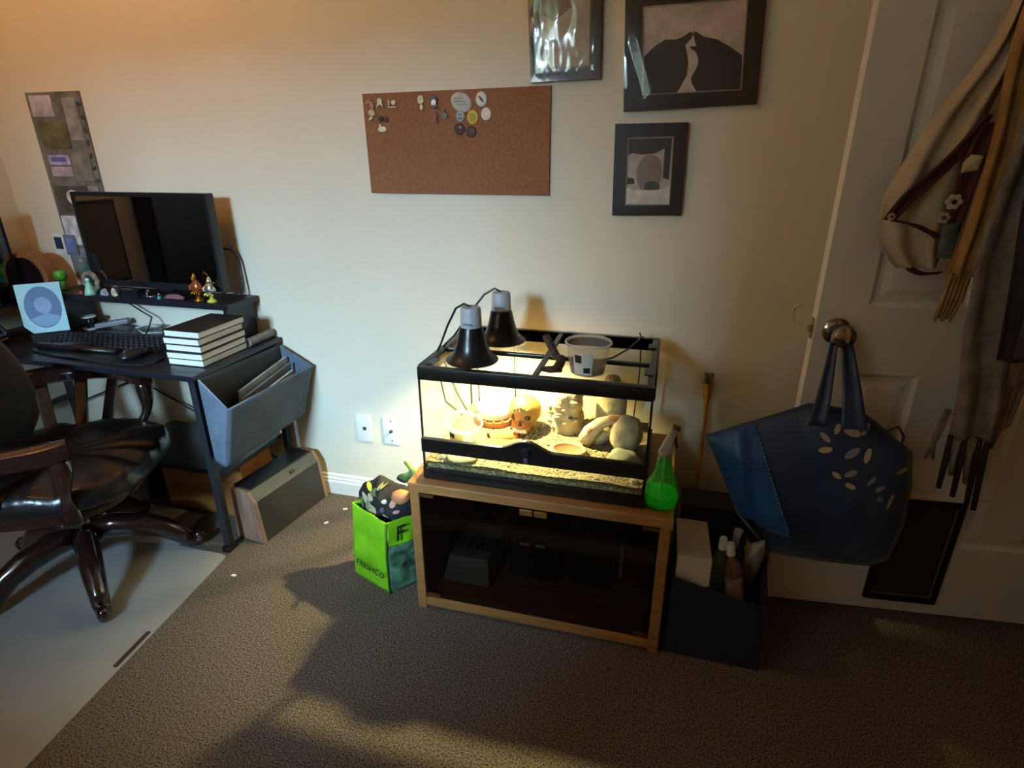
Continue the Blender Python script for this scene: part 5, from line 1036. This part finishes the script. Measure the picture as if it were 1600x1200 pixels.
def figurine(x, y, h, m1, m2, label, name, lean):
    t = thing(name, label, 'figurine', (x, y, z), 0, 'trinkets on the riser shelf')
    G().lathe([(0, 0), (0.017, 0.0), (0.016, 0.006), (0.007, 0.012), (0.006, 0.02)], (x, y, z), 20).build('foot', m2, t, smooth=True)
    G().lathe([(0.005, 0.018), (0.014, 0.028), (0.021, h*0.45), (0.017, h*0.62), (0.010, h*0.76)], (x, y, z), 20, sy=0.8).build('robe', m1, t, smooth=True)
    G().ball((x+lean, y-0.002, z+h*0.82), 0.0095, 14).build('head', m1, t, smooth=True)
    G().lathe([(0.008, h*0.86), (0.005, h*0.94), (0.002, h), (0, h)], (x+lean, y, z), 12).build('headdress', m2, t, smooth=True)
    for s in (-1, 1): G().tube([(x+s*0.012, y, z+h*0.64), (x+s*0.024, y-0.006, z+h*0.5), (x+s*0.012, y-0.016, z+h*0.46)], [0.006, 0.006, 0.004], 8).build('arm', m1, t, smooth=True)
    for k in range(5): G().ball((x-0.016+0.008*k, y-0.016+0.002*abs(k-2), z+h*(0.30+0.04*(k % 2))), 0.0042, 8).build('ornament_bead', m2, t, smooth=True)
figurine(-1.600, 1.665, 0.098, M('amber_bronze', '8a4a22', 0.25, metal=0.4, var=0.4, scale=60), m_gold, 'gold and amber standing figurine near the right end of the riser', 'gold_figurine', -0.004)
figurine(-1.545, 1.665, 0.090, m_silver, M('yellow_glaze', 'c6bb4a', 0.25, var=0.3, scale=60), 'silver and yellow figurine at the right end of the riser', 'silver_figurine', 0.003)
# framed snapshot on the wall beside the collage
t = thing('snapshot_frame', 'small white-framed dark snapshot on the wall left of the monitor', 'picture', (-2.31, YW, 0.935))
G().box(-2.372, -2.318, YW-0.016, YW-0.0125, 0.94, 1.020).build('frame', m_white, t, bevel=0.001); G().box(-2.364, -2.327, YW-0.0175, YW-0.016, 0.962, 1.008).build('photo', M('snap_dark', '2a3a4a', 0.3, var=0.5, scale=40), t)
G().box(-2.372, -2.318, YW-0.0125, YW-0.0003, 0.95, 0.99).build('wall_block', m_white, t)
t = thing('snapshot_frame', 'small blue snapshot hung in front of the collage just left of the monitor', 'picture', (-2.27, YW, 0.935))
G().box(-2.314, -2.258, YW-0.018, YW-0.013, 0.94, 1.018).build('frame', M('frame_steel', '6c7486', 0.4), t, bevel=0.001); G().box(-2.305, -2.267, YW-0.0195, YW-0.018, 0.952, 1.005).build('photo', M('snap_blue', '7482b4', 0.3, var=0.25, scale=30), t)
# below the riser
small('white_spool', 'small dark spool with white round ends standing under the riser', 'spool', (-2.20, 1.715, DZ), [('disc', G().lathe([(0, 0.0004), (0.026, 0.0004), (0.027, 0.004), (0.0, 0.006)], (-2.20, 1.715, DZ), 24), m_white, 'auto'), ('core', G().lathe([(0.014, 0.006), (0.012, 0.025), (0.014, 0.046)], (-2.20, 1.715, DZ), 20), m_black, True), ('disc', G().lathe([(0, 0.046), (0.026, 0.047), (0.026, 0.052), (0.0, 0.054)], (-2.20, 1.715, DZ), 24), m_white, 'auto')], 'things under the riser shelf')
T = Matrix.Translation((-2.12, 1.745, DZ+0.02)) @ Matrix.Rotation(0.5, 4, 'Z') @ Matrix.Rotation(-0.12, 4, 'Y')
t = thing('grey_gadget', 'flat grey oblong gadget lying under the riser', 'gadget', (-2.12, 1.745, DZ))
G().box(-0.06, 0.06, -0.018, 0.018, -0.009, 0.009).xf(T).build('case', M('remote_grey', '8c8a92', 0.4), t, bevel=0.004, smooth=True)
for k in range(4): G().lathe([(0.004, 0.009), (0.004, 0.0108), (0, 0.0112)], (-0.04+k*0.02, 0, 0), 10).xf(T).build('button', m_black, t)
for k, (pts, lb) in enumerate((([(-2.02, 1.76, DZ+0.004), (-1.97, 1.71, DZ+0.02), (-1.92, 1.72, DZ+0.035), (-1.90, 1.77, DZ+0.02), (-1.95, 1.785, DZ+0.004), (-2.0, 1.74, DZ+0.004), (-1.93, 1.70, DZ+0.004), (-1.86, 1.73, DZ+0.004)], 'white cable coiled on the desk under the riser'),
    ([(-2.06, 1.78, DZ+0.10), (-1.99, 1.77, DZ+0.07), (-1.94, 1.765, DZ+0.05), (-1.90, 1.70, DZ+0.02), (-1.88, 1.655, DZ+0.004), (-1.93, 1.63, DZ+0.0035)], 'thin black cable hanging below the riser'))):
    tag(G().tube(pts, 0.003, 7).build('desk_cable', M('cable_white', 'b9c2c2', 0.4) if k == 0 else m_black, smooth=True, origin=(pts[0][0], pts[0][1], DZ)), lb, 'cable', 'cables under the riser')
pr = G().tube([(-1.425, 1.66, DZ+0.016), (-1.425, 1.795, DZ+0.016)], 0.0155, 14)
tag(pr.build('paper_roll', M('roll_grey', '7e776e', 0.8, var=0.3, scale=40), smooth='auto', origin=(-1.425, 1.72, DZ)), 'grey paper roll lying at the back right corner of the desk', 'roll')

# hanging fabric organiser on the desk's right side
t = thing('hanging_basket', 'blue-grey fabric basket hung on the right side of the desk', 'basket', (-1.33, 1.58, 0.35))
Fi0, Fo0 = Vector((-1.386, 1.372, 0.362)), Vector((-1.338, 1.362, 0.352)); Fi1, Fo1 = Vector((-1.387, 1.372, 0.652)), Vector((-1.283, 1.358, 0.566))
Bi0, Bo0 = Vector((-1.386, 1.782, 0.362)), Vector((-1.325, 1.786, 0.362)); Bi1, Bo1 = Vector((-1.387, 1.782, 0.640)), Vector((-1.262, 1.788, 0.566))
def cloth(nm, a, b, c, d, amp, seed, mat=m_fabric, nrm=Vector((0, -1, 0))):
    def fn(u, v):
        p = a.lerp(b, u).lerp(d.lerp(c, u), v); e = math.sin(PI*u)*math.sin(PI*min(1, v*0.85+0.08)); return p+nrm*(amp*e+0.006*noise.noise(Vector((u*4+seed, v*3, seed)))*e)
    o = G().grid(fn, 22, 16).build(nm, mat, t, smooth=True); md = o.modifiers.new('thick', 'SOLIDIFY'); md.thickness = 0.004; md.offset = 0
cloth('front_end', Fi0, Fo0, Fo1, Fi1, 0.006, 1)
cloth('outer_side', Fo0, Bo0, Bo1, Fo1, 0.010, 2, nrm=Vector((1, 0, 0)))
cloth('back_end', Bi0, Bo0, Bo1, Bi1, 0.002, 3, nrm=Vector((0, 1, 0)))
cloth('inner_side', Fi0, Bi0, Bi1, Fi1, 0.0, 4, M('basket_inside', '3a3f3d', 0.9), Vector((1, 0, 0)))
cloth('bottom', Fi0, Fo0, Bo0, Bi0, 0.0, 5, nrm=Vector((0, 0, 1)))
G().tube([Fi1+Vector((0.004, -0.002, 0)), Fo1, Bo1], 0.0035, 8).build('rim_binding', M('binding_grey', '7a8796', 0.8), t, smooth=True)
# papers in it
rp_ = random.Random(9)
for k, (x, y0, y1, zt, tl, col, lb) in enumerate(((-1.353, 1.45, 1.74, 0.560, 0.26, 'c9c3a8', 'cream magazine standing nearest the outer side of the fabric basket'), (-1.362, 1.48, 1.76, 0.58, 0.18, '7d7a76', 'grey magazine in the middle of the fabric basket'), (-1.371, 1.50, 1.765, 0.60, 0.10, 'a9a59c', 'pale magazine nearest the desk in the fabric basket'))):
    g = G().hexa([(x-0.004, y0, 0.372), (x+0.004, y0, 0.372), (x+0.004, y1, 0.372), (x-0.004, y1, 0.372)], [(x+tl*0.14-0.004, y0, zt-0.035), (x+tl*0.14+0.004, y0, zt-0.035), (x+tl*0.14+0.004, y1, zt), (x+tl*0.14-0.004, y1, zt)])
    tag(g.build('magazine', M('mag_'+col, col, 0.6, var=0.25, scale=12), origin=(x, (y0+y1)/2, 0.372)), lb, 'magazine', 'magazines in the fabric basket')
g = G().pillow([(-1.378, 0.41), (-1.345, 0.41), (-1.325, 0.53), (-1.34, 0.55), (-1.375, 0.545)], 1.42, 0.03, 0.03, 6, 32)
tag(g.build('dark_pouch', M('pouch_dark', '1c1613', 0.7, var=0.3), smooth=True, origin=(-1.34, 1.415, 0.4)), 'dark brown pouch at the front of the fabric basket', 'pouch')

# dark slanted case with wood ends on the floor
t = thing('slanted_case', 'dark slant-fronted case with wood-grain ends on the carpet by the desk', 'case', (-1.345, 1.61, 0), -0.135)
L2 = 0.172; prof = [(-0.070, 0.0), (0.062, 0.0), (0.044, 0.165), (0.020, 0.205), (-0.062, 0.205)]
def along(y0, y1): 
    g = G(); n = len(prof); vs = [Vector((a, yy, b)) for yy in (y0, y1) for a, b in prof]
    return g.add(vs, [tuple(range(n)), tuple(range(2*n-1, n-1, -1))]+[(i, i+n, (i+1) % n+n, (i+1) % n) for i in range(n)])
along(-L2, -L2+0.014).build('wood_end', m_woodbox, t, local=True, bevel=0.002)
along(L2-0.014, L2).build('wood_end', m_woodbox, t, local=True, bevel=0.002)
sh = lambda o, y0, y1: None
G().hexa([(-0.066, -L2+0.0145, 0.004), (0.058, -L2+0.0145, 0.004), (0.058, L2-0.0145, 0.004), (-0.066, L2-0.0145, 0.004)], [(-0.060, -L2+0.0145, 0.165), (0.0425, -L2+0.0145, 0.165), (0.0425, L2-0.0145, 0.165), (-0.060, L2-0.0145, 0.165)]).build('front_body', M('case_charcoal', '2c2a28', 0.55, var=0.1), t, local=True)
G().hexa([(-0.060, -L2+0.0145, 0.1652), (0.0425, -L2+0.0145, 0.1652), (0.0425, L2-0.0145, 0.1652), (-0.060, L2-0.0145, 0.1652)], [(-0.060, -L2+0.0145, 0.204), (0.019, -L2+0.0145, 0.204), (0.019, L2-0.0145, 0.204), (-0.060, L2-0.0145, 0.204)]).build('slanted_band', M('case_band', '56534b', 0.5, var=0.1), t, local=True)
G().obox((0.034, 0.03, 0.187), (0.010, 0.016, 0.012), Matrix.Rotation(-0.6, 3, 'Y')).build('latch', m_black, t, local=True, bevel=0.002)
lid = G().box(-0.064, 0.017, -L2+0.02, L2-0.02, 0.2055, 0.2105).build('leather_lid', M('lid_black', '1b1a1d', 0.4, var=0.3, scale=14), t, local=True, bevel=0.002)
# wooden crate under the desk
t = thing('wooden_crate', 'orange-brown wooden crate on the floor under the desk', 'crate', (-1.66, 1.64, 0))
G().box(-1.84, -1.47, 1.555, 1.572, 0.004, 0.235).build('front_board', m_orangewood, t, bevel=0.002)
G().box(-1.84, -1.47, 1.715, 1.732, 0.004, 0.235).build('back_board', m_orangewood, t, bevel=0.002)
for x in (-1.84, -1.487): G().box(x, x+0.017, 1.5722, 1.7148, 0.004, 0.235).build('end_board', m_orangewood, t)
G().box(-1.84, -1.47, 1.555, 1.732, 0.0, 0.004).build('bottom_board', m_orangewood, t)

# ------------------------------------------------------------------ chair mat
t = thing('chair_mat', 'grey translucent vinyl chair mat on the carpet under the chair', 'mat', (-1.9, 0.9, 0))
mo = [(-2.5, 0.2), (-1.27, 0.2), (-1.316, 0.615), (-1.392, 1.325), (-1.40, 1.338), (-1.42, 1.342), (-1.60, 1.344), (-1.64, 1.40), (-1.66, 1.53), (-2.40, 1.545), (-2.42, 1.36), (-2.5, 1.34)]
hole = [(-1.367, 0.862), (-1.360, 0.857), (-1.352, 0.862), (-1.364, 0.984), (-1.371, 0.989), (-1.379, 0.983)]
G().prism(mo, 0.0008, 0.004, axis='z').build('mat_sheet', m_mat, t)
G().prism(hole, 0.0041, 0.0046, axis='z').build('slot', M('slot_dark', '3a2c20', 0.9), t)

# ------------------------------------------------------------------ captain's chair
CH = math.radians(24)
ch = t = thing('desk_chair', 'dark cherry wood captain chair with black leather seat at the desk', 'chair', (-1.785, 1.177, 0), CH)
for k, aw in enumerate((-37, 37, 108, 180, -109)):
    q = math.radians(aw)-CH; d = Vector((math.cos(q), math.sin(q), 0)); z0 = 0.005
    pts = [d*0.03+Vector((0, 0, 0.150)), d*0.09+Vector((0, 0, 0.152)), d*0.16+Vector((0, 0, 0.135)), d*0.22+Vector((0, 0, 0.105)), d*0.262+Vector((0, 0, 0.066)), d*0.285+Vector((0, 0, 0.040))]
    lg = G().tube(pts, [0.034, 0.036, 0.034, 0.030, 0.026, 0.024], 12, flat=1.2).build('base_leg', m_cherry, t, smooth=True, local=True)
    sx = Vector((-d.y, d.x, 0)); cc = d*0.305+Vector((0, 0, 0.0305+0.0045))
    sc = [cc+d*(0.017*(1-j/14)*math.cos(PI+j*0.42)) + Vector((0, 0, 0.017*(1-j/20)*math.sin(PI+j*0.42)*-1)) for j in range(13)]
    G().tube([d*0.280+Vector((0, 0, 0.046))]+[d*0.288+Vector((0, 0, 0.030))]+[d*0.305+Vector((0, 0, 0.0225)), d*0.322+Vector((0, 0, 0.024)), d*0.328+Vector((0, 0, 0.040)), d*0.318+Vector((0, 0, 0.050)), d*0.308+Vector((0, 0, 0.044))], [0.024, 0.021, 0.0175, 0.0165, 0.0155, 0.014, 0.010], 12).build('scroll_foot', m_cherry, lg, smooth=True, local=True)
G().lathe([(0, 0.10), (0.045, 0.105), (0.052, 0.125), (0.05, 0.165), (0.034, 0.182), (0.026, 0.20), (0.026, 0.30), (0.05, 0.315), (0.05, 0.33)], (0, 0, 0), 28).build('hub_column', m_cherry, t, smooth=True, local=True)
G().box(-0.09, 0.09, -0.07, 0.06, 0.33, 0.352).build('tilt_mechanism', m_black, t, local=True, bevel=0.003)
G().tube([(0.06, 0.05, 0.335), (0.12, 0.12, 0.315), (0.135, 0.135, 0.300)], [0.006, 0.007, 0.012], 8).build('tilt_knob', m_black, t, smooth=True, local=True)
cyl = -0.045
def sup(q, a, b, n=3.0): 
    c, s = math.cos(q), math.sin(q); r = (abs(c/a)**n+abs(s/b)**n)**(-1/n); return r*c, r*s
def ring(a, b, z0, z1):
    g = G(); N = 48; vs = []
    for zz in (z0, z1):
        for i in range(N): x, y = sup(2*PI*i/N, a, b); vs.append((x, y+cyl, zz))
    return g.add(vs, [(i, (i+1) % N, N+(i+1) % N, N+i) for i in range(N)]+[tuple(range(N)), tuple(range(2*N-1, N-1, -1))])
ring(0.255, 0.250, 0.3525, 0.392).build('seat_frame', m_cherry, t, smooth='auto', local=True, bevel=0.008)
def seatf(u, v):
    q = 2*PI*u; x, y = sup(q, 0.270, 0.262)
    r = min(1, v/0.8); edge = 0.0 if v <= 0.8 else (v-0.8)/0.2
    zz = 0.472-0.012*math.exp(-(r*2.2)**2)-0.022*r**6 if edge == 0 else 0.450-0.055*math.sin(edge*PI/2)
    wr = 0.006*math.sin((y*0.35+x*0.1)*190+3*noise.noise(Vector((x*6, y*6, 0))))*(r**1.5) if edge < 0.5 else 0.0
    wr += 0.005*math.sin(q*46)*max(0, r-0.62)*(1 if edge < 0.6 else 0.4)
    bul = 1.0+0.03*math.sin(edge*PI)
    return Vector((x*r*bul+0.02, y*r*bul+cyl, zz+wr*1.1))
G().grid(seatf, 140, 26, closeu=True).build('seat_cushion', m_leather, t, smooth=True, local=True)
g = G()
for i in range(70):
    x, y = sup(2*PI*i/70, 0.2715, 0.2635); g.ball((x+0.02, y+cyl, 0.402), 0.0045, 6)
stuff(g.build('nailhead_trim', M('nail_brass', '5a5048', 0.3, metal=0.7), t, smooth=True, local=True))
# arm rails, horseshoe shaped
rail = [(0.205, 0.205), (0.14, 0.265), (0.05, 0.315), (-0.05, 0.325), (-0.15, 0.295), (-0.24, 0.20), (-0.28, 0.06), (-0.285, -0.08), (-0.26, -0.24), (-0.18, -0.345), (-0.07, -0.39), (0.05, -0.385), (0.14, -0.355), (0.225, -0.315)]
def smoothp(P_, n):
    out = []; m = len(P_)-1
    for j in range(n):
        f = j/(n-1)*m; i = min(int(f), m-1); q = f-i; p0, p1, p2, p3 = [Vector(P_[max(0, min(m, i+k))]) for k in (-1, 0, 1, 2)]
        out.append(0.5*((2*p1)+(p2-p0)*q+(2*p0-5*p1+4*p2-p3)*q*q+(3*p1-p0-3*p2+p3)*q**3))
    return out
R3 = smoothp([(a, b, 0.600) for a, b in rail], 60)
def sweep(P_, wd, ht, rr):   # flat moulded rail
    g = G(); vs = []; n = len(P_); sec = [(-wd, -ht*0.6), (-wd*0.55, -ht), (wd*0.55, -ht), (wd, -ht*0.6), (wd, ht*0.15), (wd*0.7, ht*0.2), (wd*0.72, ht*0.75), (wd*0.4, ht), (-wd*0.4, ht), (-wd*0.72, ht*0.75), (-wd*0.7, ht*0.2), (-wd, ht*0.15)]; m = len(sec)
    for i, p in enumerate(P_):
        tt = (P_[min(i+1, n-1)]-P_[max(i-1, 0)]).normalized(); s = Vector((tt.y, -tt.x, 0)); e = min(1, 0.55+min(i, n-1-i)*0.2)
        vs += [p+s*a*e+Vector((0, 0, b)) for a, b in sec]
    return g.add(vs, [(i*m+j, i*m+(j+1) % m, (i+1)*m+(j+1) % m, (i+1)*m+j) for i in range(n-1) for j in range(m)]+[tuple(range(m)), tuple(range((n-1)*m+m-1, (n-1)*m-1, -1))])
sweep(R3, 0.036, 0.027, 0).build('arm_rail', m_cherry, t, smooth='auto', local=True)
# front arm posts (turned), then flat back slats
for (x, y), (x2, y2) in (((0.185, 0.215), (0.150, 0.205)), ((0.195, -0.322), (0.170, -0.292))):
    P_ = smoothp([(x, y, 0.585), (x+0.004, y, 0.54), (x-0.006, y, 0.48), (x2, y2, 0.42), (x2-0.004, y2, 0.36)], 16)
    G().tube(P_, [0.020+0.006*math.sin(i*0.55) for i in range(16)], 12).build('arm_post', m_cherry, t, smooth=True, local=True)
for i in (9, 14, 19, 24, 29, 34, 39, 44, 48):
    p = R3[i]; tt = (R3[i+1]-R3[i-1]).normalized(); ang = math.atan2(tt.y, tt.x); cen = Vector((0, cyl, 0)); inn = (cen-Vector((p.x, p.y, 0))); 
    b = Vector((p.x, p.y, 0))+inn.normalized()*max(0.0, inn.length-0.236)
    s = tt*0.019; nrm_ = Vector((-tt.y, tt.x, 0))*0.007
    G().hexa([b-s-nrm_+Vector((0, 0, 0.385)), b+s-nrm_+Vector((0, 0, 0.385)), b+s+nrm_+Vector((0, 0, 0.385)), b-s+nrm_+Vector((0, 0, 0.385))], [Vector((p.x, p.y, 0.582))-s-nrm_, Vector((p.x, p.y, 0.582))+s-nrm_, Vector((p.x, p.y, 0.582))+s+nrm_, Vector((p.x, p.y, 0.582))-s+nrm_]).build('back_slat', m_cherry, t, local=True, bevel=0.003)
# black cushion against the back
def cushf(q): return q
g = G().pillow([(-0.30, 0.475), (0.06, 0.478), (0.135, 0.53), (0.15, 0.62), (0.12, 0.72), (0.08, 0.79), (-0.02, 0.83), (-0.20, 0.84), (-0.31, 0.80), (-0.34, 0.65)], 0, 0.06, 0.055, 10, 64, 2.4, lambda x, zz, s: 0.008*noise.noise(Vector((x*10, zz*10, s))))
TT = Matrix.Translation((-0.09, -0.02, 0)) @ Matrix.Rotation(PI/2, 4, 'Z') @ Matrix.Rotation(0.0, 4, 'X')
cw = world(ch) @ TT
o = g.xf(cw).build('back_cushion', M('cushion_black', '0d0d0e', 0.9, var=0.2, sheen=0.1), smooth=True, origin=(world(ch) @ Vector((-0.09, -0.1, 0.475))))
tag(o, 'large black cushion resting against the back of the wooden chair', 'cushion')

# ------------------------------------------------------------------ unseen dark cupboard added for the reflection in the monitor
t = thing('added_wardrobe', 'tall dark cupboard added at the left wall for the monitor reflection', 'added_wardrobe', (-2.40, 0.36, 0))
G().box(-2.515, -2.415, 0.19, 1.05, 0.0, 1.95).build('carcass', M('wardrobe_dark', '14110f', 0.5), t, bevel=0.004)
for y0 in (0.194, 0.624):
    d = G().box(-2.415, -2.40, y0, y0+0.424, 0.04, 1.94).build('wardrobe_door', M('wardrobe_dark', '14110f', 0.5), t, bevel=0.002)
    G().tube([(-2.39, y0+(0.40 if y0 < 0.2 else 0.02), 0.95), (-2.39, y0+(0.40 if y0 < 0.2 else 0.02), 1.08)], 0.005, 8).build('handle', m_chrome, d)

# unseen chest added behind the camera to keep window light off the floor
t = thing('added_dresser', 'wide wooden chest added in the alcove to keep window light off the floor', 'added_dresser', (-1.22, -0.78, 0))
G().box(-1.58, -0.87, -0.98, -0.57, 0.0, 1.05).build('carcass', m_orangewood, t, bevel=0.005)
for k in range(3):
    for j in range(2):
        d = G().box(-1.57+j*0.35, -1.23+j*0.35, -0.57, -0.555, 0.06+k*0.33, 0.37+k*0.33).build('drawer', m_orangewood, t, bevel=0.003)
        G().ball((-1.40+j*0.35, -0.54, 0.215+k*0.33), 0.014, 12).build('knob', m_chrome, d, smooth=True)
